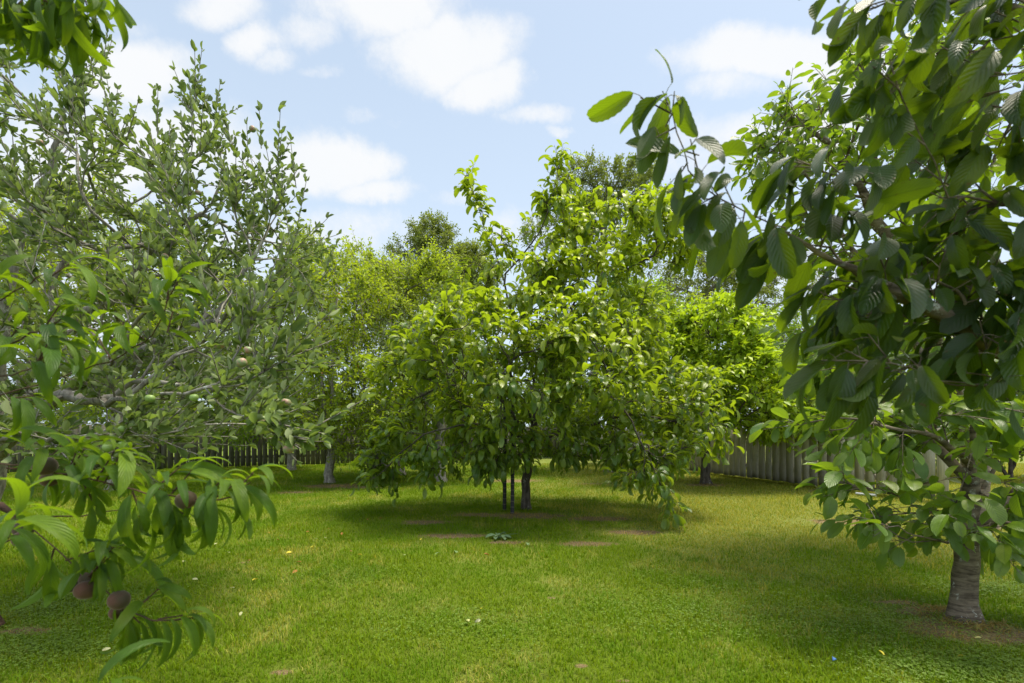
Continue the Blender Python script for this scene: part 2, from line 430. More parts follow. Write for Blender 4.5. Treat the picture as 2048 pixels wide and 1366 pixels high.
M['feather'] = leaf_mat('locust_leaf', (0.108, 0.149, 0.019), (0.216, 0.257, 0.030), (0.270, 0.297, 0.041), (0.135, 0.176, 0.054), (0.324, 0.405, 0.041), .35, .55, .3)
M['cherry'] = leaf_mat('cherry_leaf', (0.050, 0.120, 0.014), (0.144, 0.234, 0.024), (0.360, 0.336, 0.036), (0.132, 0.210, 0.060), (0.336, 0.504, 0.017), .42, .34, .45, .35, (.13, .22, .05), .3)
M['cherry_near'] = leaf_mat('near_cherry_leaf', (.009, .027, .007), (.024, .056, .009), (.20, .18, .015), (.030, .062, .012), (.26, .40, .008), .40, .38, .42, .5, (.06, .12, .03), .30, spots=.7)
M['peach'] = leaf_mat('peach_leaf', (.018, .054, .007), (.050, .112, .012), (.19, .28, .02), (.06, .12, .02), (.30, .46, .010), .42, .46, .24, .5, (.12, .21, .04), .4, spots=.3)
M['shrub'] = leaf_mat('shrub_leaf', (0.026, 0.060, 0.012), (0.066, 0.114, 0.017), (0.180, 0.240, 0.036), (0.072, 0.120, 0.036), (0.168, 0.264, 0.024), .35, .45, .4)
M['bark_cherry'] = bark_mat('cherry_bark', (.06, .045, .032), (.25, .20, .145), (.44, .45, .40), True, 1., .8)
M['bark_apple'] = bark_mat('apple_bark', (.12, .105, .088), (.34, .315, .27), (.48, .50, .42), False, 1.2, .8)
M['bark_dark'] = bark_mat('persimmon_bark', (.035, .028, .022), (.12, .10, .08), (.28, .29, .25), False, 1., .4)
M['bark_peach'] = bark_mat('peach_twig_bark', (.05, .028, .018), (.13, .075, .05), None, True, 2.)
M['bark_locust'] = bark_mat('locust_bark', (.07, .06, .05), (.18, .16, .14))

# ------------------------------------------------------------------ ground: lawn sheet and grass blades
BARE = [(1055, 1032, .7, .3), (905, 1072, .45, .16), (850, 1045, .4, .2), (1200, 1038, .55, .24), (1170, 1088, .45, .14), (960, 1030, .5, .22), (1270, 1065, .45, .18), (1010, 1085, .25, .1),
        (1925, 1258, .40, .26), (1850, 1222, .30, .12), (2000, 1275, .4, .14), (1790, 1205, .2, .06), (664, 972, .8, .5), (725, 975, .6, .25), (590, 985, .4, .2), (1412, 970, .6, .35),
        (1104, 1196, .045, .03), (1163, 1332, .045, .03), (1250, 1362, .05, .02), (1190, 968, .5, .2), (40, 1262, .22, .07), (560, 1345, .08, .03), (1030, 962, .8, .5), (1700, 1045, .7, .3), (490, 1125, .07, .04)]
def lawn_group():
    g = bpy.data.node_groups.new('lawn_tones', 'ShaderNodeTree')
    g.interface.new_socket('Bare', in_out='OUTPUT', socket_type='NodeSocketFloat')
    g.interface.new_socket('Dry', in_out='OUTPUT', socket_type='NodeSocketFloat')
    g.interface.new_socket('Lush', in_out='OUTPUT', socket_type='NodeSocketFloat')
    t = NT(g); go = t.new('NodeGroupOutput'); ge = t.new('ShaderNodeNewGeometry')
    P = t.vm('MULTIPLY', ge.outputs['Position'], (1, 1, 0)); acc = None
    for (px, py, a, b) in BARE:
        q = gnd(px, py)
        e = t.vm('MULTIPLY', t.vm('SUBTRACT', P, tuple(q)), (1 / a, 1 / b, 0))
        s = t.ramp(t.vm('LENGTH', e, out=1), 1.5, .1)
        acc = s if acc is None else t.math('MAXIMUM', acc, s)
    n = t.noise(P, 5., 5, .65)
    bare = t.ramp(t.math('ADD', acc, t.math('MULTIPLY', t.math('SUBTRACT', n, .5), 1.7)), .36, .85)
    t.put(go.inputs[0], bare)
    sx = t.new('ShaderNodeSeparateXYZ'); t.put(sx.inputs[0], P)
    n2 = t.noise(P, .8, 5, .62); n3 = t.noise(P, 3.1, 4, .6)
    right = t.math('MULTIPLY', t.ramp(sx.outputs[0], -.5, 4.5, 0, .30), t.ramp(sx.outputs[1], 3., 6.))
    t.put(go.inputs[1], t.ramp(t.math('ADD', t.math('ADD', t.math('MULTIPLY', n2, .62), t.math('MULTIPLY', n3, .38)), right), .44, .68))
    t.put(go.inputs[2], t.ramp(t.noise(P, 1.7, 4, .6), .42, .62))
    return g
LG = lawn_group()
def lawn_mat(name, blade):
    m, t, o = new_mat(name)
    g = t.new('ShaderNodeGroup'); g.node_tree = LG
    ge = t.new('ShaderNodeNewGeometry')
    if blade:
        at_ = t.new('ShaderNodeAttribute', attribute_name='lf'); sp = t.new('ShaderNodeSeparateColor'); t.put(sp.inputs[0], at_.outputs['Color'])
        r1, r2, hh = sp.outputs[0], sp.outputs[1], sp.outputs[2]
        c = t.mix(r1, (.096, .178, .003), (.195, .282, .005))
        c = t.mix(t.math('MULTIPLY', g.outputs['Lush'], .6), c, (.088, .195, .003))
        dry = t.ramp(t.math('ADD', g.outputs['Dry'], t.math('MULTIPLY', t.math('SUBTRACT', r2, .5), 1.1)), .45, 1.0, 0., .8)
        c = t.mix(dry, c, t.mix(r1, (.30, .31, .035), (.44, .38, .10)))
        c = t.mix(t.ramp(t.math('ADD', g.outputs['Bare'], t.math('MULTIPLY', r2, .4)), .5, .9, 0, .85), c, t.mix(r1, (.24, .165, .06), (.42, .31, .12)))
        p = t.new('ShaderNodeBsdfPrincipled'); t.put(p.inputs['Base Color'], c); p.inputs['Roughness'].default_value = .6
        p.inputs['Specular IOR Level'].default_value = .12
        tl = t.new('ShaderNodeBsdfTranslucent'); t.put(tl.inputs[0], t.mix(1., c, (1.4, 1.25, .6), 'MULTIPLY'))
        mx = t.new('ShaderNodeMixShader'); mx.inputs[0].default_value = .38
        t.l.new(p.outputs[0], mx.inputs[1]); t.l.new(tl.outputs[0], mx.inputs[2]); t.l.new(mx.outputs[0], o.inputs[0])
    else:
        P = ge.outputs['Position']
        f1 = t.noise(P, 60., 4, .7); f2 = t.noise(P, 180., 3, .7)
        f = t.math('ADD', t.math('MULTIPLY', f1, .5), t.math('MULTIPLY', f2, .5))
        c = t.mix(t.ramp(f, .35, .65), (.06, .095, .006), (.15, .21, .012))
        c = t.mix(t.math('MULTIPLY', g.outputs['Dry'], .55), c, (.24, .25, .07))
        c = t.mix(g.outputs['Bare'], c, t.mix(t.ramp(f1, .4, .6), (.12, .085, .045), (.27, .20, .10)))
        p = t.new('ShaderNodeBsdfPrincipled'); t.put(p.inputs['Base Color'], c); p.inputs['Roughness'].default_value = .9
        p.inputs['Specular IOR Level'].default_value = .15
        bm = t.new('ShaderNodeBump'); bm.inputs['Strength'].default_value = .9; bm.inputs['Distance'].default_value = .02
        t.put(bm.inputs['Height'], f); t.l.new(bm.outputs[0], p.inputs['Normal']); t.l.new(p.outputs[0], o.inputs[0])
    return m
M['lawn'] = lawn_mat('lawn_ground', False); M['blade'] = lawn_mat('grass_blade', True)
rng = np.random.default_rng(5)
G = 400.
mesh_obj('lawn', [(-G, -60, 0), (G, -60, 0), (G, G, 0), (-G, G, 0)], [(0, 1, 2, 3)], M['lawn'])['kind'] = 'structure'
def lawn_scatter(n, rng, y0=1.9, y1=17., ex=1.25, wide=1.22):
    # density falls off with distance from the viewpoint side of the garden
    uu = rng.random(n); e = 2 - ex
    Y = (y0 ** e + uu * (y1 ** e - y0 ** e)) ** (1 / e)
    X = rng.uniform(-wide, wide, n) * Y
    return X, Y
def grass(n, rng):
    X, Y = lawn_scatter(n, rng)
    sc = (Y / 2.5) ** .42
    # blades gather in tufts
    X += rng.normal(0, .004, n); H = rng.gamma(6, 1 / 6, n) * .025 * sc ** .5
    patch = np.sin(X * 2.3 + 1.3 * np.sin(Y * 1.9)) * np.sin(Y * 2.9 + 1.1 * np.sin(X * 1.7))
    H *= 1 + .25 * patch; cl = np.sin(X * 17 + 3 * np.sin(Y * 11)) * np.sin(Y * 19 + 2 * np.sin(X * 13)); H *= 1 + .28 * cl
    bare = np.zeros(n)
    for (px, py, a, b) in BARE:
        q = gnd(px, py); bare = np.maximum(bare, np.exp(-(((X - q[0]) / a) ** 2 + ((Y - q[1]) / b) ** 2)))
    keep = rng.random(n) > bare * .8; X, Y, H, sc, bare = X[keep], Y[keep], H[keep], sc[keep], bare[keep]; n = len(X)
    H *= 1 - .5 * bare
    az = rng.uniform(0, 6.283, n); lean = rng.uniform(.15, 1.1, n); wd = rng.uniform(.0013, .0027, n) * sc
    fx, fy = np.cos(az), np.sin(az); sx, sy = -fy, fx
    def ring(h, off, k):
        c = np.stack([X + fx * off * H, Y + fy * off * H, H * h], 1)
        s = np.stack([sx * wd * k, sy * wd * k, 0 * X], 1); return c - s, c + s
    a0, b0 = ring(0, 0, 1); a1, b1 = ring(.6, lean * .35, .85)
    tip = np.stack([X + fx * lean * H, Y + fy * lean * H, H * (1 - .25 * lean)], 1)
    V = np.stack([a0, b0, a1, b1, tip], 1).reshape(-1, 3); o = np.arange(n) * 5
    Q = np.stack([o, o + 1, o + 3, o + 2], 1); T = np.stack([o + 2, o + 3, o + 4], 1)
    r1, r2 = rng.random(n), rng.random(n)
    A = np.stack([np.repeat(r1, 5), np.repeat(r2, 5), np.tile([0, 0, .6, .6, 1], n), np.ones(5 * n)], 1)
    ob = mesh_obj('grass', V, Q, M['blade'], None, A, False, T)
    tag(ob, 'short mown green grass covering the lawn', 'grass', kind='stuff')
grass(620000, rng)
def edge_grass(rng):
    pts = []
    for (px, py, a, n) in [(1925, 1238, .17, 520), (1055, 1020, .14, 260), (1009, 1022, .06, 60), (1025, 1028, .06, 60), (660, 966, .2, 500), (582, 941, .25, 600), (1412, 968, .15, 300)]:
        q = gnd(px, py); th = rng.uniform(0, 6.28, n); rr = a * rng.uniform(.5, 1.25, n); pts.append(np.stack([q[0] + np.cos(th) * rr, q[1] + np.sin(th) * rr, np.full(n, .05)], 1))
    for a, b, n in ((gnd(1800, 996), gnd(1380, 944), 4200), (gnd(250, 948), gnd(740, 927), 5200)):
        t_ = rng.random(n)[:, None]; P = a * (1 - t_) + b * t_; P = P * .985; P[:, :2] += rng.normal(0, .05, (n, 2)); P[:, 2] = .075; pts.append(P)
    n = 16000; X, Y = lawn_scatter(n, rng, 1.9, 12); k = np.sin(X * 5.1 + 2 * np.sin(Y * 3.3)) * np.sin(Y * 6.3 + X) > .35; pts.append(np.stack([X[k], Y[k], np.full(k.sum(), .038)], 1))
    C = np.concatenate(pts); n = len(C); az = rng.uniform(0, 6.28, n)
    A = np.stack([np.cos(az) * .5, np.sin(az) * .5, rng.uniform(.5, 1.2, n)], 1); H = C[:, 2] * rng.uniform(.6, 1.5, n); C[:, 2] = 0
    r1 = rng.random(n)
    o = leaves_mesh('grass_tufts', C, A, np.stack([-np.cos(az), -np.sin(az), .5 + 0 * az], 1), H, r1, rng.random(n), [leaf_tpl(4, 1, .045, .2, .5, .3, .9), leaf_tpl(4, 1, .04, .2, .5, .3, 1.5)], M['blade'], None, rng)
    tag(o, 'longer tufts of grass round the trunks and along the fence foot', 'grass', kind='stuff')
edge_grass(rng)
M['clover'] = leaf_mat('clover_leaf', (.10, .19, .012), (.18, .28, .03), (.24, .32, .05), (.14, .2, .05), (.25, .36, .02), .35, .5, .35)
def clover(rng):
    pts = []
    for (px, py, a, b, n) in [(110, 1215, .55, .35, 3600), (60, 1300, .5, .25, 2400), (1500, 1160, .9, .5, 2600), (1750, 1250, .8, .35, 2600), (1350, 1230, .6, .35, 1400),
                              (1950, 1340, .5, .2, 3000), (700, 1150, .6, .3, 900), (900, 1250, .6, .3, 900), (2000, 1180, .4, .2, 1500)]:
        q = gnd(px, py); pts.append(np.stack([q[0] + rng.normal(0, a * .6, n), q[1] + rng.normal(0, b * .6, n)], 1))
    C = np.concatenate(pts); n = len(C); z = rng.uniform(.012, .032, n)
    k = np.repeat(np.arange(n), 3); az = rng.uniform(0, 6.28, n)[k] + np.tile([0, 2.094, 4.189], n)
    A = np.stack([np.cos(az), np.sin(az), rng.uniform(-.2, .35, 3 * n)], 1)
    P = np.column_stack([C[k], z[k]]); N = np.array([[0, 0, 1.]]) + rng.normal(0, .25, (n, 3))[k]
    ob = leaves_mesh('clover', P, A, N, rng.uniform(.006, .010, n)[k], rng.random(n)[k], rng.random(n)[k] * .3, [leaf_tpl(2, 1, .48, .8, .3, .2, .3)], M['clover'], None, rng)
    tag(ob, 'small three lobed clover leaves spreading through the lawn', 'clover', kind='stuff')
clover(rng)

# ------------------------------------------------------------------ fences
def fence_mat(name, dark, light, moss):
    m, t, o = new_mat(name)
    at_ = t.new('ShaderNodeAttribute', attribute_name='lf'); sp = t.new('ShaderNodeSeparateColor'); t.put(sp.inputs[0], at_.outputs['Color'])
    tcn = t.new('ShaderNodeTexCoord'); ob = t.vm('ADD', tcn.outputs['Object'], t.vm('MULTIPLY', (17, 9, 5), sp.outputs[0]))
    g = t.noise(t.vm('MULTIPLY', ob, (45, 45, 2.2)), 1., 6, .65, .3)
    c = t.mix(t.ramp(g, .3, .72), dark, light)
    c = t.mix(t.math('MULTIPLY', sp.outputs[1], .45), c, tuple(x * .5 for x in dark))
    n = t.noise(ob, 2.4, 5, .65)
    c = t.mix(t.ramp(n, .48, .70, 0, .7), c, moss)
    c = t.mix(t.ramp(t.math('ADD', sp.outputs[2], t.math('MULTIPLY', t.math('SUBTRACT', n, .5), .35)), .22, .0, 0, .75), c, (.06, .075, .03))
    p = t.new('ShaderNodeBsdfPrincipled'); t.put(p.inputs['Base Color'], c); p.inputs['Roughness'].default_value = .9; p.inputs['Specular IOR Level'].default_value = .2
    bm = t.new('ShaderNodeBump'); bm.inputs['Strength'].default_value = .5; bm.inputs['Distance'].default_value = .004
    t.put(bm.inputs['Height'], g); t.l.new(bm.outputs[0], p.inputs['Normal']); t.l.new(p.outputs[0], o.inputs[0]); return m
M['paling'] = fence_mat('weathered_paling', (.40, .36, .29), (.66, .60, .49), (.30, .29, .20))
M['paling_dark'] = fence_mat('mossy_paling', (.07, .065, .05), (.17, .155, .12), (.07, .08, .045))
class Boxes:
    def __init__(s): s.V = []; s.Q = []; s.A = []; s.n = 0
    def add(s, o, ex, ey, lx, ly, z0, z1, r=(0, 0), skew=0., top=0.):
        """box centred on o in plan; ex, ey unit plan axes; lx, ly sizes"""
        ex = np.array([*ex, 0]); ey = np.array([*ey, 0]); b = min(.004, lx * .1, ly * .2); vs = []
        for (z, k, sh) in ((z0, 0, 0), (z1 - b, 0, skew), (z1, b, skew)):
            for sx, sy in ((-1, -1), (1, -1), (1, 1), (-1, 1)):
                vs.append(np.array([o[0], o[1], z + (top * sx if z > z0 else 0)]) + ex * (sx * (lx / 2 - k) + sh) + ey * sy * (ly / 2 - k))
        s.V += vs; n = s.n
        for a in (0, 4):
            for i in range(4): s.Q.append((n + a + i, n + a + (i + 1) % 4, n + a + 4 + (i + 1) % 4, n + a + 4 + i))
        s.Q += [(n + 8, n + 9, n + 10, n + 11), (n + 3, n + 2, n + 1, n)]; s.n += 12
        for v in vs: s.A.append((r[0], r[1], v[2], 1))
    def build(s, name, mat, parent): return mesh_obj(name, np.array(s.V), np.array(s.Q), mat, parent, np.array(s.A), False)
def fence(p0, p1, h, pitch, bw, label, mat, seed, jitter=.012, miss=0.):
    rng = np.random.default_rng(seed); p0 = np.array(p0[:2], float); p1 = np.array(p1[:2], float)
    L = np.linalg.norm(p1 - p0); ex = (p1 - p0) / L; ey = np.array([-ex[1], ex[0]])
    if np.dot(ey, -p0) < 0: ey = -ey                                # ey points to the garden side
    root = empty('paling_fence', (p0[0], p0[1], 0), label, 'fence')
    bx = Boxes(); k = 0
    while k * pitch < L:
        c = p0 + ex * (k * pitch + rng.normal(0, .004)) + ey * rng.uniform(-.003, .003)
        if rng.random() > miss:
            bx.add(c, ex, ey, bw * rng.uniform(.94, 1.03), .018, .025 + rng.uniform(0, .03), h + rng.normal(0, jitter), (rng.random(), rng.random() ** 2), rng.normal(0, .004), rng.normal(0, .004))
        k += 1
    bx.build('palings', M[mat], root)
    for z in (.28, h - .22):
        r_ = Boxes(); r_.add((p0 + p1) / 2 - ey * .036, ex, ey, L, .045, z, z + .09, (.3, .6)); r_.build('rail', M[mat], root)
    k = 0
    while k * 2.3 < L:
        r_ = Boxes(); r_.add(p0 + ex * (k * 2.3 + .6) - ey * .115, ex, ey, .1, .1, -.05, h - .04, (.6, .7)); r_.build('post', M[mat], root); k += 1
FA = gnd(120, 958); FC = np.array([2.645, 20.9, 0])
fa_dir = (FC - gnd(439, 936)); fa_dir /= np.linalg.norm(fa_dir)
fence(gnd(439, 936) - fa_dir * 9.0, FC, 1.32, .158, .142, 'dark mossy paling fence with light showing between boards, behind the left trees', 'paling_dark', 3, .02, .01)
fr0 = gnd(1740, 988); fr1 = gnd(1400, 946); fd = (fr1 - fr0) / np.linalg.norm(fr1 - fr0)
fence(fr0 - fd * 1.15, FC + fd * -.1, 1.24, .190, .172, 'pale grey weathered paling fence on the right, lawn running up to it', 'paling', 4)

# ------------------------------------------------------------------ trees
def tree(name, label, cat, base, limbs, blobs, ntg, r0, rtip, mat, bark, seed, shoots, tpls, leaf, group=None, reach={}, ok_from=.3,
         flare=.5, fh=.1, shell=.45, young=None, extra=None, top_shoots=None, keepfn=None, step=.12):
    rng = np.random.default_rng(seed); root = empty(name, (float(base[0]), float(base[1]), 0), label, cat, group)
    sk = Skeleton(rng)
    for i, l in enumerate(limbs): sk.limb(l, step=step, ok_from=ok_from if i == 0 else .1)
    if ntg:
        T = sample_blobs(blobs, ntg, rng, shell)
        if keepfn is not None: T = T[keepfn(T)]
        T = T[T[:, 2] > .25]; sk.reach(T, **reach)
    sk.finish(r0, rtip); tb = Tubes(); sk.tubes(tb, flare, fh, rng)
    S, D, L = shoots_on(sk, shoots['n'], rng, shoots['L'], shoots.get('up', .2), shoots.get('max', 3), side=shoots.get('side', .8), prob_z=shoots.get('pz', 0))
    outs = [leaf_shoots(tb, S, D, L, rng, young_fn=young, **leaf)]
    if top_shoots is not None:
        S2, D2, L2 = top_shoots(sk, rng); outs.append(leaf_shoots(tb, S2, D2, L2, rng, young_fn=young, **leaf))
    P, A, N, sz, rn, yg = [np.concatenate(z) for z in zip(*outs)]
    k = P[:, 2] > .06; P, A, N, sz, rn, yg = P[k], A[k], N[k], sz[k], rn[k], yg[k]
    if extra is not None: extra(root, sk, rng, P)
    tb.build('trunk', M[bark], root)
    leaves_mesh('crown', P, A, N, sz, rn, yg, tpls, M[mat], root, rng)
    print(name, 'nodes', len(sk.P), 'leaves', len(P))
    return root, sk
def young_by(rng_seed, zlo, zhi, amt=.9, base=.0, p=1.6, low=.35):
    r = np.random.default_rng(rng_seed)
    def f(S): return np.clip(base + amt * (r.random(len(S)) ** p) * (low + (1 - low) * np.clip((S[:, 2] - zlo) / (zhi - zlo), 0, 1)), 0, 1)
    return f
R0 = np.random.default_rng(11)
T_PERS = tpl_set(R0, 8, nl=6, nw=1, width=.20, a=.6, b=.62, fold=(.2, .75), curl=(.7, 1.9))
T_APPLE = tpl_set(R0, 8, nl=4, nw=1, width=.215, a=.55, b=.6, fold=(.6, 1.5), curl=(-.3, 1.0))
T_CH = tpl_set(R0, 8, nl=6, nw=1, width=.235, a=.6, b=.62, fold=(.15, .55), curl=(.2, 1.1))
T_SM = tpl_set(R0, 6, nl=2, nw=1, width=.26, a=.5, b=.5, fold=(.2, .6), curl=(.2, 1.2))
T_TINY = tpl_set(R0, 4, nl=2, nw=1, width=.24, a=.5, b=.5, fold=(.1, .4), curl=(0., .6))
T_NEAR = tpl_set(R0, 8, nl=16, nw=3, width=.21, a=.62, b=.66, fold=(.1, .6), curl=(-.2, 1.0), wave=.08, serr=.03, tw=1.6) + tpl_set(R0, 8, nl=16, nw=3, width=.18, a=.7, b=.6, fold=(.05, .8), curl=(.3, 1.7), wave=.16, serr=.04, tw=2.2)
T_PEACH = tpl_set(R0, 9, nl=14, nw=2, width=.092, a=.7, b=.8, fold=(.1, .5), curl=(1.4, 2.6), wave=.12)

# --- central persimmon
PB = gnd(1055, 1020); CY = PB[1]
pr = lambda px, py, dy=0.: at(px, py, CY + dy)
def blob(px, py, Y, rx, ry, rz, wt=None):
    c = at(px, py, Y); k = Y / F
    b = [c[0], c[1], c[2], rx * k, ry, rz * k]
    if wt: b.append(wt)
    return b
pers_blobs = [blob(1090, 790, CY, 330, 1.9, 85, 10), blob(1070, 680, CY - .1, 250, 1.6, 75, 7), blob(1020, 575, CY, 125, .9, 60, 2.6), blob(1235, 465, CY + .2, 125, .8, 66, 4.2), blob(1320, 495, CY + .2, 55, .5, 45, 1.3), blob(1160, 570, CY, 120, .8, 55, 2.0),
              blob(1115, 400, CY, 26, .2, 60, .25), blob(1050, 500, CY, 70, .45, 40, 1.1), blob(850, 885, CY - .3, 105, .9, 48, 1.8), blob(765, 930, CY - .4, 40, .4, 36, .5), blob(940, 910, CY - .9, 90, .5, 42, .9), blob(1290, 870, CY - .2, 140, 1.1, 60, 2.4), blob(1270, 920, CY - 1.0, 90, .6, 28, .7), blob(970, 710, CY - 1.3, 150, .4, 90, 2.), blob(1150, 730, CY - 1.4, 160, .4, 100, 2.2), blob(1220, 650, CY - .4, 110, .9, 60, 1.4),
              blob(950, 850, CY - 1.0, 60, .5, 36, .7), blob(1030, 875, CY - .8, 50, .3, 40, .4), blob(1140, 880, CY - .5, 60, .5, 36, .6), blob(1370, 800, CY, 70, .7, 55, 1.2), blob(810, 720, CY, 60, .7, 60, 1.)]
pers_limbs = [[PB + (0, 0, -.05), pr(1050, 980), pr(1062, 900), pr(1070, 830), pr(1068, 760), pr(1050, 700, -.1)],
              [pr(1058, 925), pr(1100, 870, .1), pr(1180, 850, .2), pr(1270, 830, .1), pr(1380, 850, -.1)],
              [pr(1062, 900), pr(1040, 850, -.3), pr(990, 790, -.5), pr(900, 770, -.4), pr(800, 820, -.2), pr(760, 900, -.2)],
              [pr(1070, 830), pr(1120, 700), pr(1150, 600, .1), pr(1165, 540, .1), pr(1200, 460, .1)],
              [pr(1140, 620, .05), pr(1220, 560, .1), pr(1290, 520, .1)],
              [pr(1050, 720, -.1), pr(1020, 620), pr(1000, 530), pr(965, 440), pr(935, 355)],
              [pr(1000, 560), pr(1075, 470), pr(1105, 390), pr(1118, 325)],
              [pr(1070, 840), pr(1150, 780, -.6), pr(1230, 800, -1.1), pr(1290, 900, -1.4), pr(1345, 1020, -1.5)],
              [pr(1066, 850), pr(1030, 760, -.8), pr(1010, 740, -1.3), pr(1000, 830, -1.6)],
              [pr(1064, 880), pr(960, 850, -.9), pr(850, 870, -1.0), pr(750, 955, -.9)],
              [pr(1066, 850), pr(1080, 780, .8), pr(1120, 740, 1.5)]]
def pers_fruit(root, sk, rng, P):
    pass
def spikes(sk, rng):
    # leaves clothing the two tall bare-topped leaders
    S, D = [], []
    for a, b, n in ((pr(1000, 540), pr(935, 352), 11), (pr(1075, 470), pr(1117, 322), 10)):
        for i in range(n):
            t_ = i / (n - 1); S.append(a * (1 - t_) + b * t_ + rng.normal(0, .02, 3)); D.append(norm(np.array([*rng.normal(0, .8, 2), .7])))
    S = np.array(S); return S, np.array(D), rng.uniform(.06, .2, len(S)) 
tree('persimmon_tree', 'broad glossy green persimmon tree in the middle of the lawn, beside two black stakes', 'tree', PB, pers_limbs, pers_blobs, 700, .060, .0038,
     'persimmon', 'bark_dark', 21, dict(n=4300, L=(.10, .32), up=.10, max=3, side=.8), T_PERS,
     dict(spacing=.055, size=(.140, .030), droop=.10, fwd=.5, out=.8, nspread=.28, ntilt=.1, bend=-.04, petiole=.015, rtw=(.004, .002), yt=.7),
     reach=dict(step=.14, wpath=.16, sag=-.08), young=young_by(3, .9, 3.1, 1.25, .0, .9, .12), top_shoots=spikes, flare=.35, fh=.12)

# --- two black stakes
M['stake'], t_, o_ = new_mat('black_stake_metal')
p_ = t_.new('ShaderNodeBsdfPrincipled'); tcn = t_.new('ShaderNodeTexCoord'); sx_ = t_.new('ShaderNodeSeparateXYZ'); t_.put(sx_.inputs[0], tcn.outputs['Object'])
t_.put(p_.inputs['Base Color'], t_.mix(t_.ramp(t_.math('SINE', t_.math('MULTIPLY', sx_.outputs[2], 80.)), .85, .95), (.018, .018, .02), (.12, .10, .08))); p_.inputs['Roughness'].default_value = .6
t_.l.new(p_.outputs[0], o_.inputs[0])
for (px, py, pt, lb) in ((1009, 1022, 800, 'black slotted metal stake, the one farther from the persimmon trunk'), (1025, 1028, 790, 'black slotted metal stake, the one nearer the persimmon trunk')):
    q = gnd(px, py); zt = at(px, pt, q[1])[2]; root = empty('garden_stake', tuple(q), lb, 'stake', 'black stakes beside the middle persimmon')
    # three-finned section
    V = []; n = 0; ang = R(30) if px < 1015 else R(75); prof = []
    for k in range(3):
        a = ang + k * 2.0944; dr = np.array([math.cos(a), math.sin(a)]); sd2 = np.array([-dr[1], dr[0]])
        prof += [dr * .028 - sd2 * .005, dr * .028 + sd2 * .005]
        a2 = a + 1.0472; prof.append(np.array([math.cos(a2), math.sin(a2)]) * .009)
    prof = np.array(prof); m = len(prof); zs = np.linspace(-.05, zt, 14)
    V = np.concatenate([np.column_stack([prof + q[:2] + [z * .006, 0], np.full(m, z)]) for z in zs])
    Q = [(i * m + j, i * m + (j + 1) % m, (i + 1) * m + (j + 1) % m, (i + 1) * m + j) for i in range(13) for j in range(m)]
    mesh_obj('shaft', V, Q, M['stake'], root, smooth=False)

# --- pale persimmon on the right, behind
B2 = gnd(1412, 968); y2 = B2[1]
b2 = [blob(1440, 690, y2, 95, 1.2, 85, 2.2), blob(1490, 780, y2, 165, 1.9, 80, 4), blob(1380, 800, y2, 120, 1.5, 90, 2), blob(1560, 820, y2 - .5, 110, 1.2, 60, 1.6), blob(1430, 640, y2, 45, .6, 45, .7), blob(1320, 730, y2 + .4, 80, 1, 110, 1.8), blob(1630, 780, y2 + .3, 80, 1., 60, 1.6)]
tree('persimmon_tree', 'yellow green bushy persimmon tree in front of the pale grey fence', 'tree', B2,
     [[B2 + (0, 0, -.05), at(1412, 920, y2), at(1415, 850, y2), at(1430, 760, y2), at(1435, 660, y2)], [at(1414, 880, y2), at(1480, 800, y2 - .2), at(1580, 780, y2)], [at(1414, 870, y2), at(1370, 790, y2), at(1320, 740, y2 + .3)]],
     b2, 420, .09, .006, 'persimmon_pale', 'bark_dark', 22, dict(n=4200, L=(.18, .45), up=.25, max=3, side=.8), T_SM,
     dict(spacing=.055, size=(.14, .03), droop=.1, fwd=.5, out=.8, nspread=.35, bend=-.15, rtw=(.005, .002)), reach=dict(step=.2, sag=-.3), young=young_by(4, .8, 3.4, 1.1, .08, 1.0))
# --- plums and apples on the left, behind
B3 = gnd(660, 966); y3 = B3[1]
b3 = [blob(680, 620, y3, 100, 1.6, 100, 3), blob(640, 760, y3 - .3, 90, 1.5, 110, 2.5), blob(745, 790, y3 - .2, 90, 1.3, 110, 2.8), blob(700, 860, y3 - .4, 85, 1.1, 50, 1.5), blob(600, 640, y3, 75, 1.2, 90, 1.5), blob(790, 850, y3, 60, .9, 60, 1.), blob(640, 530, y3, 60, .9, 55, .8)]
def orange_bits(root, sk, rng, P):
    I = rng.choice(len(P), 70); m = leaf_mat('orange_leaf', (.45, .12, .02), (.5, .25, .03), (.5, .3, .03), (.4, .15, .05), (.5, .2, .02), .4)
    leaves_mesh('withered_leaves', P[I] + rng.normal(0, .05, (70, 3)), rng.normal(size=(70, 3)), rng.normal(size=(70, 3)), rng.uniform(.06, .1, 70), rng.random(70), rng.random(70), T_SM, m, root, rng)
tree('plum_tree', 'green tree with forked pale trunk standing in a worn patch, left of the middle tree', 'tree', B3,
     [[B3 + (0, 0, -.05), at(658, 935, y3), at(662, 905, y3), at(655, 870, y3), at(645, 780, y3), at(640, 640, y3)],
      [at(661, 915, y3), at(685, 880, y3), at(700, 840, y3 - .1), at(735, 740, y3), at(720, 600, y3)], [at(658, 890, y3), at(662, 830, y3 - .4), at(668, 700, y3 - .4), at(675, 560, y3 - .2)]],
     b3, 480, .088, .005, 'plum', 'bark_apple', 23, dict(n=3800, L=(.15, .5), up=.25, max=3, side=.9), T_SM,
     dict(spacing=.045, size=(.088, .018), droop=.25, fwd=.5, out=.8, nspread=.5, rtw=(.005, .002)), reach=dict(step=.2), young=young_by(5, 1., 3.8, 1.0, .02, 1.2), extra=orange_bits, ok_from=.55)
B4 = gnd(582, 941); y4 = B4[1]
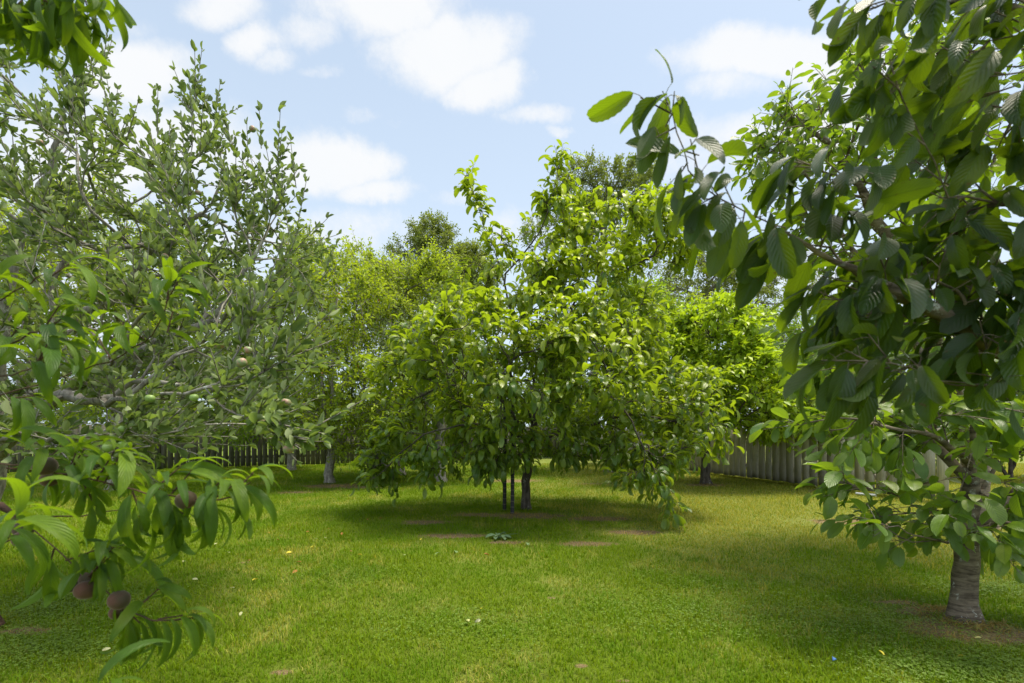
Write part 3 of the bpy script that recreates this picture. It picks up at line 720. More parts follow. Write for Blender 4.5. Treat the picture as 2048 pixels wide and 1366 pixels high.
tree('apple_tree', 'old apple tree with short thick pale trunk, close in front of the dark fence', 'tree', B4,
     [[B4 + (0, 0, -.05), at(583, 915, y4), at(582, 890, y4), at(570, 850, y4), at(560, 760, y4)], [at(582, 893, y4), at(605, 855, y4), at(630, 790, y4)]],
     [blob(560, 790, y4, 130, 2., 90, 3), blob(440, 790, y4, 150, 2, 95, 3), blob(590, 660, y4, 100, 1.8, 90, 2)], 300, .105, .006, 'plum_green', 'bark_apple', 24,
     dict(n=2600, L=(.2, .5), up=.2, max=3), T_SM, dict(spacing=.06, size=(.11, .02), droop=.25, nspread=.5, rtw=(.006, .002)), reach=dict(step=.3), young=young_by(6, 1.5, 4.5, .5, .0, 1.8), ok_from=.7)
def bg_tree(name, label, base_px, Y, blobs, mat, seed, ntg, n, spacing, size, r0=.12, young=(.6, .0, 1.5), tp=T_SM, L=(.25, .6), group=None, up=.2, bark='bark_apple', fwd=.5, wood=None, z0=0.):
    base = np.array([(base_px - 1024) / F * Y, Y, 0.])
    zt = max(b[2] for b in blobs); cx = np.mean([b[0] for b in blobs])
    limbs = [[base, base + (0, 0, .8), np.array([(base[0] + cx) / 2, Y, zt * .5]), np.array([cx, Y, zt])]] + (wood or [])
    return tree(name, label, 'tree', base, limbs, blobs, ntg, r0, .008, mat, bark, seed, dict(n=n, L=L, up=up, max=3, side=.9), tp,
                dict(spacing=spacing, size=(size, size * .2), droop=.2, nspread=.6, rtw=(.006, .002), fwd=fwd), reach=dict(step=.35, wpath=.15), young=young_by(seed, 1, 6, *young), ok_from=.3, group=group)
bg_tree('plum_tree', 'yellow green plum tree behind the left side of the middle tree', 800, 12.6,
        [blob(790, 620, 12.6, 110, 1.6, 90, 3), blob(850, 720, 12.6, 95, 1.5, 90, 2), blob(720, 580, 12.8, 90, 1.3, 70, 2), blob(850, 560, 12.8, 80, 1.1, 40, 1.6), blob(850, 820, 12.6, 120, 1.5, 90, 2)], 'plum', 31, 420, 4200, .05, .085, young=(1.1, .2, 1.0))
bg_tree('plum_tree', 'yellow green tree behind the upright branches of the big left apple tree', 230, 9.5,
        [blob(210, 560, 9.5, 190, 1.8, 170, 4), blob(400, 640, 9.8, 150, 1.5, 130, 3), blob(60, 560, 9.5, 140, 1.5, 140, 2), blob(330, 800, 9.8, 300, 1.5, 70, 2)], 'plum', 32, 420, 4600, .05, .085, young=(.9, .1, 1.0))
bg_tree('apple_tree', 'silvery leaved small apple tree just left behind the middle tree', 880, 11.,
        [blob(850, 700, 11., 85, 1., 45, 2), blob(930, 650, 11.2, 70, 1, 60, 1), blob(900, 780, 11, 120, 1, 70, 1.6)], 'apple', 33, 160, 900, .05, .09)
bg_tree('plum_tree', 'green plum tree behind the right side of the middle tree', 1220, 13.5,
        [blob(1260, 640, 13.5, 90, 1.5, 80, 2), blob(1200, 740, 13.5, 130, 1.5, 110, 3), blob(1310, 690, 13.5, 60, 1, 90, 1.5), blob(1120, 820, 14, 120, 1.5, 60, 2)], 'plum_green', 34, 320, 2800, .06, .10)
bg_tree('plum_tree', 'green tree filling the gap behind the pale fence, left of the cherry boughs', 1620, 15.5,
        [blob(1620, 720, 15.5, 110, 1.5, 80, 3), blob(1540, 680, 15.8, 70, 1.2, 60, 1.4), blob(1720, 700, 15.5, 90, 1.4, 90, 2)], 'plum_green', 35, 300, 2600, .06, .11)
bg_tree('plum_tree', 'yellow green tree behind, between the middle tree and the pale persimmon', 1330, 16.5,
        [blob(1330, 700, 16.5, 90, 1.5, 80, 3), blob(1270, 780, 16.5, 90, 1.5, 70, 2), blob(1400, 640, 16.8, 70, 1.2, 40, 1.2)], 'plum', 36, 280, 2400, .06, .11)
FG = 'tall feathery trees beyond the fence'
LOC = dict(tp=T_TINY, group=FG, bark='bark_locust', up=.15)
bg_tree('locust_tree', 'dark olive feathery tree with a peaked top, in the gap left of the middle tree', 880, 24.,
        [blob(865, 462, 24, 42, 1.2, 18, .9), blob(880, 500, 24, 62, 1.5, 18, 1.4), blob(905, 540, 24, 85, 1.8, 24, 2.2), blob(835, 560, 24.5, 75, 1.6, 26, 1.8), blob(930, 600, 24, 60, 1.6, 30, 1.4), blob(820, 500, 24.3, 40, 1.2, 14, .5), blob(940, 510, 24, 30, 1, 14, .5), blob(770, 550, 25, 70, 1.5, 24, 1.5), blob(800, 590, 25, 90, 1.6, 30, 1.6), blob(950, 560, 24, 50, 1.4, 30, 1.4), blob(860, 650, 25, 110, 2, 40, 1)], 'feather', 41, 620, 5200, .055, .13, r0=.2, **LOC)
bg_tree('locust_tree', 'open feathery tree rising behind the upper right of the middle tree', 1180, 23.,
        [blob(1165, 345, 23, 50, 1.2, 20, .9), blob(1190, 385, 23, 80, 1.5, 22, 1.4), blob(1270, 350, 23, 40, 1.2, 22, .8), blob(1265, 400, 23, 85, 1.5, 24, 1.5), blob(1180, 430, 23, 90, 1.5, 20, 1.3), blob(1130, 470, 23, 85, 1.5, 42, 1.4), blob(1250, 500, 23.5, 95, 1.6, 60, 1.6), blob(1220, 355, 23, 60, 1, 25, .8), blob(1270, 350, 23, 30, .8, 22, .4), blob(1200, 590, 23, 110, 1.6, 60, 1)], 'feather', 42, 520, 3500, .06, .12, r0=.2, **LOC)
bg_tree('locust_tree', 'light feathery tree with bare forked limbs between the middle tree and the right cherry', 1400, 25.,
        [blob(1395, 555, 25, 85, 1.6, 36, 2), blob(1470, 590, 25, 75, 1.6, 50, 1.6), blob(1330, 590, 25, 75, 1.5, 28, 1.3), blob(1450, 520, 25.5, 60, 1.4, 24, .9), blob(1560, 580, 25, 90, 1.5, 60, 1.6), blob(1280, 600, 25, 60, 1.2, 30, .8)], 'feather', 43, 480, 3200, .065, .13, r0=.2, **LOC)
# --- shrubs beyond the fences
SH = 'shrubs growing beyond the fences'
for i, (px, Y, ztop, wpx, mt, lb) in enumerate([
        (120, 15.5, 3.6, 200, 'shrub', 'dark leafy shrub beyond the left end of the mossy fence'),
        (420, 18.5, 3.2, 150, 'plum_green', 'green shrub beyond the mossy fence, behind the big apple tree'),
        (640, 19.5, 3.0, 150, 'shrub', 'dark shrub beyond the mossy fence, behind the forked pale trunk'),
        (850, 20.5, 2.9, 140, 'plum_green', 'green shrub beyond the mossy fence, left of the black stakes'),
        (1040, 22.0, 2.8, 140, 'plum', 'yellow green shrub beyond the fence corner, behind the black stakes'),
        (1230, 21.0, 3.2, 140, 'plum_green', 'green shrub beyond the fence, right of the middle trunk'),
        (1480, 16.5, 3.4, 150, 'shrub', 'dark shrub beyond the pale fence, behind the yellow green persimmon'),
        (1680, 12.6, 2.6, 150, 'shrub', 'dark shrub over the pale fence, behind the cherry branches'),
        (1800, 14.0, 3.8, 170, 'plum_green', 'tall green shrub beyond the right end of the pale fence'),
        (2020, 11.5, 3.2, 200, 'plum_green', 'green shrub past the right end of the pale fence, behind the right cherry trunks')]):
    k = Y / F; X = (px - 1024) * k; zc = ztop * .55
    base = np.array([X, Y, 0.])
    limbs = [[base + (a, b, -.02), base + (a * 2, b * 2, .5), base + (a * 5, b * 4, zc)] for a, b in ((0., 0.), (.12, .05), (-.12, .05))]
    limbs[1][0] = limbs[0][0]; limbs[2][0] = limbs[0][0]
    tree('shrub', lb, 'shrub', base, limbs, [[X, Y, zc, wpx * k, 1.1, zc * .85, 3], [X - wpx * k * .5, Y, zc * 1.1, wpx * k * .5, .9, zc * .75, 1], [X + wpx * k * .5, Y, zc * .95, wpx * k * .5, .9, zc * .8, 1]],
         200, .06, .008, mt, 'bark_dark', 60 + i, dict(n=2600, L=(.2, .5), up=.3, max=4), T_SM, dict(spacing=.07, size=(.13, .03), droop=.2, nspread=.6, rtw=(.006, .002)),
         reach=dict(step=.4, wpath=.15), young=young_by(70 + i, .5, 3.5, .5, 0, 1.6), ok_from=.1, group=SH, flare=0)

# --- big apple tree on the left
AB = np.array([-4.85, 4.35, 0.])
ab = [blob(90, 350, 4.0, 180, 1.1, 180, 3.5), blob(300, 420, 3.8, 180, 1.1, 130, 5), blob(480, 520, 3.7, 130, .9, 120, 4), blob(150, 640, 3.6, 230, 1.1, 150, 9), blob(430, 690, 3.2, 165, .8, 110, 7), blob(80, 170, 4.2, 110, .8, 85, 1.6), blob(540, 420, 3.8, 60, .6, 70, 1.4), blob(250, 830, 3.0, 290, .7, 75, 5.), blob(450, 880, 2.6, 100, .4, 40, .6), blob(120, 900, 2.9, 240, .5, 36, 1.6), blob(-300, 400, 4, 300, 1.2, 300, 5)]
a_l = [[AB + (0, 0, -.05), AB + (.1, 0, .5), AB + (.25, -.05, .95)],
       [AB + (.25, -.05, .95), at(20, 560, 4.1), at(70, 400, 4.1), at(110, 290, 4.1), at(150, 180, 4.2), at(175, 80, 4.3)],
       [AB + (.25, -.05, .95), at(100, 680, 4.0), at(240, 590, 3.9), at(340, 470, 3.9), at(400, 430, 3.9), at(500, 375, 3.9), at(555, 330, 3.9)],
       [AB + (.25, -.05, .95), at(120, 790, 3.9), at(290, 700, 3.8), at(420, 640, 3.7), at(480, 560, 3.7), at(520, 480, 3.7), at(560, 400, 3.8)],
       [AB + (.25, -.05, .9), at(60, 800, 3.4), at(200, 800, 3.0), at(300, 788, 2.6), at(410, 783, 2.4), at(490, 770, 2.3), at(570, 720, 2.3)],
       [at(412, 783, 2.4), at(450, 815, 2.3), at(500, 840, 2.2), at(530, 850, 2.15), at(575, 885, 2.1)],
       [at(412, 783, 2.4), at(455, 750, 2.45), at(480, 700, 2.5), at(505, 650, 2.5), at(525, 600, 2.5)],
       [AB + (.2, -.1, .8), at(-60, 890, 3.0), at(60, 880, 2.7), at(180, 868, 2.5), at(300, 870, 2.5), at(400, 850, 2.5)],
       [at(100, 680, 4.0), at(110, 560, 4.), at(190, 420, 4.1), at(220, 330, 4.1), at(230, 250, 4.1)],
       [at(240, 590, 3.9), at(300, 500, 3.8), at(370, 380, 3.8), at(380, 290, 3.8), at(392, 195, 3.8)],
       [at(400, 430, 3.9), at(440, 380, 3.9), at(430, 280, 3.9), at(420, 230, 3.9)]]
M['apple_fruit'], t_, o_ = new_mat('unripe_apple_skin')
tcn = t_.new('ShaderNodeTexCoord'); p_ = t_.new('ShaderNodeBsdfPrincipled')
t_.put(p_.inputs['Base Color'], t_.mix(t_.ramp(t_.noise(tcn.outputs['Object'], 40., 3), .4, .65), (.20, .26, .10), (.36, .20, .15))); p_.inputs['Roughness'].default_value = .5
t_.l.new(p_.outputs[0], o_.inputs[0])
M['apple_green'], t_, o_ = new_mat('green_apple_skin')
tcn = t_.new('ShaderNodeTexCoord'); p_ = t_.new('ShaderNodeBsdfPrincipled')
t_.put(p_.inputs['Base Color'], t_.mix(t_.noise(tcn.outputs['Object'], 30., 3), (.16, .26, .05), (.26, .36, .10))); p_.inputs['Roughness'].default_value = .45
t_.l.new(p_.outputs[0], o_.inputs[0])
M['peach_fruit'], t_, o_ = new_mat('downy_peach_skin')
tcn = t_.new('ShaderNodeTexCoord'); p_ = t_.new('ShaderNodeBsdfPrincipled')
t_.put(p_.inputs['Base Color'], t_.mix(t_.ramp(t_.noise(tcn.outputs['Object'], 22., 4), .38, .68), (.055, .040, .018), (.11, .045, .028))); p_.inputs['Roughness'].default_value = .85
p_.inputs['Sheen Weight'].default_value = .35; p_.inputs['Sheen Roughness'].default_value = .4; p_.inputs['Sheen Tint'].default_value = (.9, .75, .65, 1)
t_.l.new(p_.outputs[0], o_.inputs[0])
def fruit_mesh(name, r, mat, dent=.12, groove=0., ns=24, nr=14):
    V, Q = [], []
    for i in range(nr + 1):
        th = math.pi * i / nr
        for j in range(ns):
            ph = 2 * math.pi * j / ns; k = 1 - dent * math.exp(-(th / .45) ** 2) - dent * .6 * math.exp(-((math.pi - th) / .4) ** 2) - groove * math.exp(-((ph - math.pi) / .25) ** 2) * math.sin(th)
            V.append((r * k * math.sin(th) * math.cos(ph), r * k * math.sin(th) * math.sin(ph), r * k * .95 * math.cos(th)))
    for i in range(nr):
        for j in range(ns): Q.append((i * ns + j, (i + 1) * ns + j, (i + 1) * ns + (j + 1) % ns, i * ns + (j + 1) % ns))
    o = mesh_obj(name, V, Q, mat); me = o.data; bpy.data.objects.remove(o); return me
def hang(me, name, root, p, s, rng, label=None):
    o = bpy.data.objects.new(name, me); col.objects.link(o); o.parent = root; o.location = Vector(p) - root.location
    o.scale = (s, s, s * rng.uniform(.92, 1.05)); o.rotation_euler = tuple(rng.uniform(-.5, .5, 2)) + (rng.uniform(0, 6.28),)
    if label: o['label'] = label
    return o
FM_A = fruit_mesh('apple', .026, M['apple_fruit'], .25); FM_G = fruit_mesh('apple', .026, M['apple_green'], .25); FM_P = fruit_mesh('peach', .0195, M['peach_fruit'], .08, .05)
def apple_fruit(root, sk, rng, P):
    for (px, py, Y, g) in [(548, 800, 2.2, 0), (572, 805, 2.2, 0), (483, 725, 2.3, 0), (496, 700, 2.4, 0), (388, 795, 2.35, 1), (300, 797, 2.45, 1), (245, 858, 2.45, 1), (246, 890, 2.45, 1), (215, 895, 2.5, 1), (577, 898, 2.05, 0),
                           (80, 285, 3.6, 0), (505, 258, 3.7, 0), (396, 385, 3.6, 0), (120, 415, 3.6, 1), (330, 513, 3.3, 0), (45, 610, 3.2, 1), (532, 846, 2.15, 0), (440, 690, 2.7, 0), (270, 660, 3., 1), (600, 700, 2.4, 0), (160, 195, 3.8, 0)]:
        hang(FM_G if g else FM_A, 'apple', root, at(px, py, Y), rng.uniform(.75, 1.0), rng)
def apple_tops(sk, rng):
    S, D, L = [], [], []
    for (px, py, Y, l, n) in [(392, 260, 3.8, .36, 2), (440, 300, 3.9, .36, 2), (505, 330, 3.9, .3, 2), (560, 400, 3.8, .32, 3), (300, 330, 3.9, .4, 3), (230, 260, 4.1, .45, 3), (180, 160, 4.2, .5, 4), (120, 120, 4.2, .4, 3), (60, 110, 4.2, .35, 3), (15, 200, 4.2, .4, 2), (600, 470, 3.7, .35, 3), (340, 340, 3.9, .35, 2), (610, 560, 3.6, .3, 2), (470, 330, 3.8, .4, 2)]:
        for _ in range(n): S.append(at(px + rng.normal(0, 34), py + rng.normal(0, 22), Y + rng.normal(0, .2))); D.append(norm(np.array([*rng.normal(0.05, .3, 2), 1.]))); L.append(l * rng.uniform(.8, 1.2))
    for (px, py, Y) in [(560, 880, 2.1), (575, 888, 2.1), (585, 880, 2.1), (545, 870, 2.12), (530, 858, 2.15), (500, 850, 2.2), (520, 700, 2.35), (560, 725, 2.3), (495, 765, 2.3), (455, 700, 2.5), (500, 650, 2.5), (240, 880, 2.45), (200, 870, 2.5), (400, 900, 2.5), (440, 850, 2.4), (370, 860, 2.5)]:
        S.append(at(px, py, Y)); D.append(norm(np.array([.5, -.2, rng.uniform(-.1, .8)]))); L.append(rng.uniform(.05, .1))
    return np.array(S), np.array(D), np.array(L)
tree('apple_tree', 'tall spreading apple tree with grey limbs filling the left side', 'tree', AB, a_l, ab, 400, .10, .0048,
     'apple', 'bark_apple', 51, dict(n=1700, L=(.10, .40), up=.5, max=3, side=.8, pz=.0), T_APPLE,
     dict(spacing=.036, size=(.061, .013), droop=-.05, fwd=.75, out=.75, nspread=.7, rtw=(.0046, .0024), whorl=3, tipyoung=.5), reach=dict(step=.12, wpath=.2), young=young_by(7, .8, 4.5, .4, .0, 1.5),
     extra=apple_fruit, top_shoots=apple_tops)

# --- right cherry (trunk in view) and the cherry behind it
CB = gnd(1925, 1238); cy = CB[1]
c_l = [[CB + (0, 0, -.04), at(1928, 1180, cy), at(1932, 1100, cy), at(1935, 1040, cy), at(1942, 980, cy), at(1945, 900, cy + .05), at(1948, 780, cy + .1), at(1930, 600, cy + .3), at(1900, 430, cy + .5)],
       [at(1938, 1010, cy), at(1975, 960, cy + .1), at(2020, 900, cy + .3), at(2080, 820, cy + .5)],
       [at(1936, 1060, cy), at(1985, 1040, cy - .1), at(2030, 980, cy - .1), at(2090, 930, cy - .1)],
       [at(1940, 960, cy), at(1880, 900, cy + .1), at(1850, 800, cy + .3), at(1840, 700, cy + .5), at(1800, 560, cy + .7)],
       [at(1942, 930, cy), at(1860, 870, cy - .2), at(1760, 850, cy - .2), at(1680, 835, cy - .1), at(1600, 850, cy)],
       [at(1936, 1050, cy), at(1850, 1020, cy - .2), at(1760, 975, cy - .3), at(1690, 965, cy - .3)],
       [at(1934, 1080, cy), at(1870, 1080, cy - .3), at(1780, 1050, cy - .4), at(1740, 1040, cy - .4)]]
cb = [blob(1900, 860, cy, 190, .75, 70, 3), blob(1740, 850, cy, 130, .5, 32, 1.5), blob(1920, 1010, cy - .1, 120, .5, 60, 1.8), blob(2010, 1050, cy, 100, .4, 55, 1.2), blob(1840, 720, cy + .4, 220, .8, 90, 3), blob(1650, 700, cy + .9, 80, .4, 50, .8), blob(1860, 1060, cy - .3, 90, .25, 45, .7), blob(2050, 800, cy, 150, .8, 120, 2)]
def stay_off_fence(T): return np.ones(len(T), bool)
tree('cherry_tree', 'cherry tree with ringed grey trunk and low leafy boughs, at the right of the lawn', 'tree', CB, c_l, cb, 170, .062, .0035, 'cherry', 'bark_cherry', 81,
     dict(n=470, L=(.07, .24), up=.1, max=3, side=.8), T_CH, dict(spacing=.035, size=(.115, .022), droop=.5, fwd=.5, out=.7, nspread=.4, bend=-.1, petiole=.022, rtw=(.003, .0015), tipyoung=.25),
     reach=dict(step=.1, wpath=.2, sag=-.1), young=young_by(8, .5, 2.5, .45, .0, 2.2), ok_from=.5, flare=.45, fh=.07, step=.07)
C2 = np.array([5.55, 5.75, 0.]); k2 = 4.9
c2b = [blob(1650, 330, 4.6, 110, .8, 80, 2.6), blob(1780, 250, 4.7, 140, .9, 110, 3.4), blob(1860, 140, 4.8, 110, .8, 80, 2.4), blob(1760, 430, 4.6, 170, .9, 90, 3), blob(1960, 350, 5., 150, 1., 220, 4), blob(1560, 260, 4.5, 45, .4, 40, .4), blob(1590, 250, 4.6, 50, .4, 50, .6), blob(1700, 180, 4.7, 70, .5, 40, .9), blob(1540, 330, 4.5, 60, .3, 30, .45), blob(1900, 620, 5., 200, .8, 110, 2.2), blob(1790, 80, 4.8, 50, .4, 40, .7)]
tree('cherry_tree', 'tall leafy cherry tree reaching to the top right, behind the ringed trunk', 'tree', C2,
     [[C2, C2 + (-.05, 0, .8), C2 + (-.3, -.2, 1.6), at(1900, 500, 5.1), at(1860, 300, 5.), at(1830, 110, 4.9)],
      [C2 + (-.2, -.1, 1.3), at(1840, 600, 5.), at(1760, 450, 4.8), at(1690, 330, 4.7), at(1590, 230, 4.6)], [C2 + (-.1, -.1, 1.1), at(1800, 640, 5.), at(1690, 480, 4.8), at(1600, 340, 4.6), at(1515, 290, 4.5)],
      [C2 + (-.25, -.15, 1.5), at(1960, 480, 5.2), at(2000, 250, 5.2)], [at(1760, 450, 4.8), at(1750, 300, 4.7), at(1755, 180, 4.7), at(1765, 80, 4.7)]],
     c2b, 330, .12, .004, 'cherry', 'bark_cherry', 82, dict(n=860, L=(.1, .34), up=.45, max=3, side=.8), T_CH,
     dict(spacing=.042, size=(.108, .02), droop=.55, fwd=.5, out=.7, nspread=.45, petiole=.02, rtw=(.004, .0018), tipyoung=.5), reach=dict(step=.14, wpath=.2), young=young_by(9, 2., 5., .55, .0, 2.), ok_from=.4, flare=.3)

# --- near cherry: boughs reaching in from the right
NB = np.array([2.35, .75, 0.])
nl_ = [[NB, NB + (.02, 0, .6), NB + (.05, .02, 1.0), NB + (0, .05, 1.25)],
       [NB + (.05, .02, 1.0), at(2400, 900, 1.12), at(2150, 765, 1.08), at(2000, 690, 1.05), at(1900, 640, 1.02), at(1800, 590, 1.0), at(1640, 510, .97), at(1530, 440, .95), at(1440, 398, .92), at(1380, 340, .91), at(1362, 300, .90), at(1345, 228, .90)],
       [NB + (.05, .02, 1.1), at(2500, 600, 1.1), at(2200, 440, 1.05), at(2040, 408, 1.0), at(1900, 398, .98), at(1780, 375, .96), at(1690, 355, .95), at(1620, 330, .94)],
       [at(2150, 765, 1.08), at(2050, 770, 1.0), at(1900, 765, .95), at(1820, 742, .92), at(1735, 722, .9)],
       [NB + (0, .05, 1.25), at(2500, 200, 1.1), at(2200, 60, 1.05), at(2000, 10, 1.0), at(1850, 0, .98), at(1700, -25, .95)],
       [at(2200, 60, 1.05), at(2080, 130, .9), at(1980, 150, .88), at(1930, 120, .87)],
       [at(1900, 398, .98), at(1850, 290, .95), at(1800, 200, .94), at(1788, 170, .93)],
       [at(2000, 690, 1.05), at(1920, 560, 1.15), at(1850, 480, 1.2), at(1780, 430, 1.2)],
       [NB + (0, .05, 1.25), np.array([2.0, .75, 2.6]), np.array([1.0, .9, 2.35]), at(1200, -260, 1.3), at(950, -150, 1.3), at(715, -115, 1.3)],
       [NB + (0, 0.05, 1.2), np.array([2.9, .6, 2.0]), np.array([3.3, .4, 2.6])]]
nbb = [blob(1720, 560, 1.0, 70, .06, 50, 1.2), blob(1960, 520, 1.05, 150, .10, 130, 3), blob(1800, 600, 1.05, 140, .08, 50, 1.8), blob(1980, 660, 1.02, 110, .1, 75, 1.8), blob(1880, 30, 1.0, 170, .1, 60, 2.4), blob(2020, 130, .95, 70, .1, 110, 1.8), blob(1600, 480, 1.0, 80, .05, 30, .8), blob(1940, 755, .97, 80, .06, 22, .6), blob(1990, 300, 1.02, 80, .1, 110, 1.2), blob(2150, 400, 1.0, 120, .2, 400, 1.6)]
def near_shoots(sk, rng):
    # leaves right along the main boughs and at their tips
    I = [i for i in range(len(sk.P)) if sk.P[i][1] < 1.35 and sk.P[i][2] > .9 and abs(sk.P[i][0]) < 1.35 and sk.cnt[i] > 3]
    I = np.array([i for i in I if rng.random() < .42])
    D = norm(sk.dir[I] * .4 + norm(rng.normal(size=(len(I), 3))) * .8)
    S, Ls = sk.P[I], rng.uniform(.02, .05, len(I))
    ex = [(1345, 226, .90), (1345, 226, .90), (1350, 255, .90), (1362, 300, .90), (1375, 325, .90), (1390, 350, .91), (1430, 392, .92), (1440, 398, .92), (1450, 405, .92), (1470, 410, .93), (1490, 420, .93), (1520, 438, .94), (1545, 450, .95), (1560, 460, .95),
          (1620, 330, .94), (1632, 335, .94), (1665, 348, .95), (1700, 357, .95), (1735, 722, .9), (1750, 726, .9), (1780, 735, .91), (1810, 740, .92), (1840, 748, .93), (1788, 172, .93), (1790, 180, .93)]
    S = np.vstack([S, [at(*e) for e in ex]]); D = np.vstack([D, norm(np.array([[-.15, 0, -.15]]) + rng.normal(0, .2, (len(ex), 3)))]); Ls = np.concatenate([Ls, rng.uniform(.02, .045, len(ex))])
    return S, D, Ls
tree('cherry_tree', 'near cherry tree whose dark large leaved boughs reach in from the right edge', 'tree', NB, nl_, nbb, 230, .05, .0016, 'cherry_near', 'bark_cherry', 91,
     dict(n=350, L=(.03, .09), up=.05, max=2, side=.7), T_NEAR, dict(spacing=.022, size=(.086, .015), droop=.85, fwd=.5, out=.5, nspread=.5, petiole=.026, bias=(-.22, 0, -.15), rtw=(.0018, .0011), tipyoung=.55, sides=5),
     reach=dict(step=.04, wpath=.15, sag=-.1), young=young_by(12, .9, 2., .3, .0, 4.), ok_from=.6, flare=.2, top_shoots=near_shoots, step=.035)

# --- near peach tree, trunk just outside the left edge
PT = np.array([-3.035, 2.80, 0.])
q0 = np.array([-2.6, 2.2, 1.0])
p_l = [[PT, PT + (-.06, .0, .2), PT + (-.16, .0, .5), PT + (-.15, -.1, .75), PT + (-.2, -.2, 1.1)],
       [PT + (-.15, -.1, .75), np.array([-2.35, 1.8, 1.02]), np.array([-1.6, 1.25, 1.05]), at(-120, 905, 1.02), at(0, 925, .98), at(100, 945, .96), at(200, 965, .94), at(300, 985, .93), at(370, 1000, .92), at(440, 1000, .91), at(475, 985, .9), at(500, 965, .9)],
       [np.array([-1.6, 1.25, 1.05]), at(-150, 960, 1.05), at(0, 1015, 1.), at(60, 1050, .98), at(110, 1095, .97), at(165, 1150, .95), at(220, 1190, .94), at(262, 1225, .93), at(310, 1243, .92), at(350, 1240, .92)],
       [at(30, 1035, .99), at(120, 1033, 1.02), at(240, 1020, 1.05)],
       [PT + (-.2, -.2, 1.1), np.array([-2.2, 1.6, 1.4]), at(-150, 850, 1.15), at(0, 795, 1.1), at(110, 760, 1.1), at(220, 720, 1.08), at(300, 670, 1.05), at(335, 600, 1.03)],
       [at(-150, 850, 1.15), at(-60, 770, 1.), at(20, 750, .95), at(75, 730, .92)],
       [at(-150, 850, 1.15), at(-80, 640, 1.05), at(0, 600, 1.0), at(60, 570, .98), at(95, 545, .97)],
       [at(-80, 640, 1.05), at(0, 690, .98), at(60, 670, .95), at(90, 655, .95)],
       [PT + (-.2, -.2, 1.1), np.array([-2.3, 1.7, 1.9]), at(-300, 100, 1.1), at(-120, -10, 1.05), at(0, 0, 1.0), at(80, -20, .98), at(150, -30, .96)],
       [at(0, 1015, 1.), at(-40, 1080, .8), at(0, 1090, .72), at(30, 1075, .7)],
       [np.array([-1.6, 1.25, 1.05]), at(-200, 1150, .85), at(-40, 1330, .72), at(100, 1420, .7), at(190, 1390, .68)],
       [PT + (-.2, -.2, 1.1), np.array([-3.3, 2.6, 1.8]), np.array([-3.4, 2.9, 2.6])]]
def peach_shoots(sk, rng):
    S, D, L = [], [], []
    def sh(px, py, Y, dx, dz, dyy=0., l=.06, n=1):
        for _ in range(n):
            S.append(at(px, py, Y) + rng.normal(0, .004, 3)); D.append(norm(np.array([dx, dyy, dz]) + rng.normal(0, .12, 3))); L.append(l)
    sh(480, 980, .9, .6, .6, l=.035); sh(440, 1000, .91, .8, .35, l=.05); sh(390, 1000, .92, .5, -.2, l=.05); sh(340, 995, .92, .3, .6, l=.06); sh(300, 985, .93, .5, .7, l=.07, n=1); sh(250, 975, .93, -.1, .2, l=.06)
    sh(200, 965, .94, .4, .6, l=.07, n=2); sh(130, 950, .95, .3, .4, l=.06, n=2); sh(60, 940, .96, .2, .3, l=.06, n=2); sh(10, 930, .97, .1, .1, l=.06, n=1); sh(330, 990, .93, .2, -.3, l=.05, n=2); sh(410, 1000, .92, .4, .5, l=.05); sh(160, 955, .95, .2, -.4, l=.05, n=1); sh(270, 980, .94, .2, -.4, l=.05)
    sh(180, 1150, .95, .7, .5, l=.09, n=2); sh(140, 1120, .96, .8, .3, l=.08); sh(220, 1190, .94, .1, -.6, l=.05, n=1); sh(255, 1222, .93, .2, -.4, l=.05); sh(315, 1243, .92, .8, .35, l=.045); sh(110, 1100, .97, -.3, -.7, l=.05, n=1); sh(262, 1225, .93, .7, .5, l=.05)
    sh(325, 660, 1.03, .1, .9, l=.05, n=1); sh(335, 610, 1.03, .3, .8, l=.05, n=1); sh(290, 675, 1.05, -.6, .5, l=.05); sh(220, 720, 1.08, -.2, .8, l=.05)
    sh(75, 730, .92, .5, .6, l=.05, n=2); sh(95, 560, .97, .5, .6, l=.05, n=1); sh(90, 665, .95, .5, .5, l=.05, n=1); sh(0, 610, 1., 0, .5, l=.05, n=1); sh(0, 700, .98, .2, .4, l=.05, n=1); sh(20, 800, 1.08, .4, 0, l=.05, n=1)
    for (px, py) in ((10, -10), (50, 0), (90, -12), (130, -20), (160, -30), (30, 20), (70, 5), (110, 10), (-20, 10)): sh(px, py, rng.uniform(.93, 1.02), rng.normal(0, .5), -.2, l=.05, n=2)
    sh(20, 1078, .7, .3, .3, l=.04, n=1); sh(-10, 1085, .72, .2, .3, l=.05, n=1)
    sh(185, 1385, .68, .7, .4, l=.03, n=1)
    return np.array(S), np.array(D), np.array(L)
def peach_fruit(root, sk, rng, P):
    for (px, py, Y, s) in [(90, 932, .95, 1.02), (48, 1057, .98, .95), (46, 1078, .96, .9), (144, 1168, .95, .85), (172, 1180, .94, 1.0), (180, 1158, .96, .95), (238, 1200, .93, .95), (236, 1224, .96, .8), (372, 1000, .92, .95), (100, 958, 1.0, .9)]:
        hang(FM_P, 'peach', root, at(px, py, Y), s, rng)
tree('peach_tree', 'near peach tree with long curved leaves and brown downy fruit at the left edge', 'tree', PT, p_l, [], 0, .055, .0016, 'peach', 'bark_peach', 95,
     dict(n=4, L=(.03, .05), up=.2, max=1), T_PEACH, dict(spacing=.0125, size=(.098, .020), droop=.42, fwd=.7, out=.7, nspread=.3, ntilt=.1, petiole=.006, rtw=(.0018, .0011), whorl=3, tipyoung=.6, sides=5),
     young=young_by(13, .9, 2., .35, .05, 1.5), ok_from=.6, flare=.25, extra=peach_fruit, top_shoots=peach_shoots, step=.03)

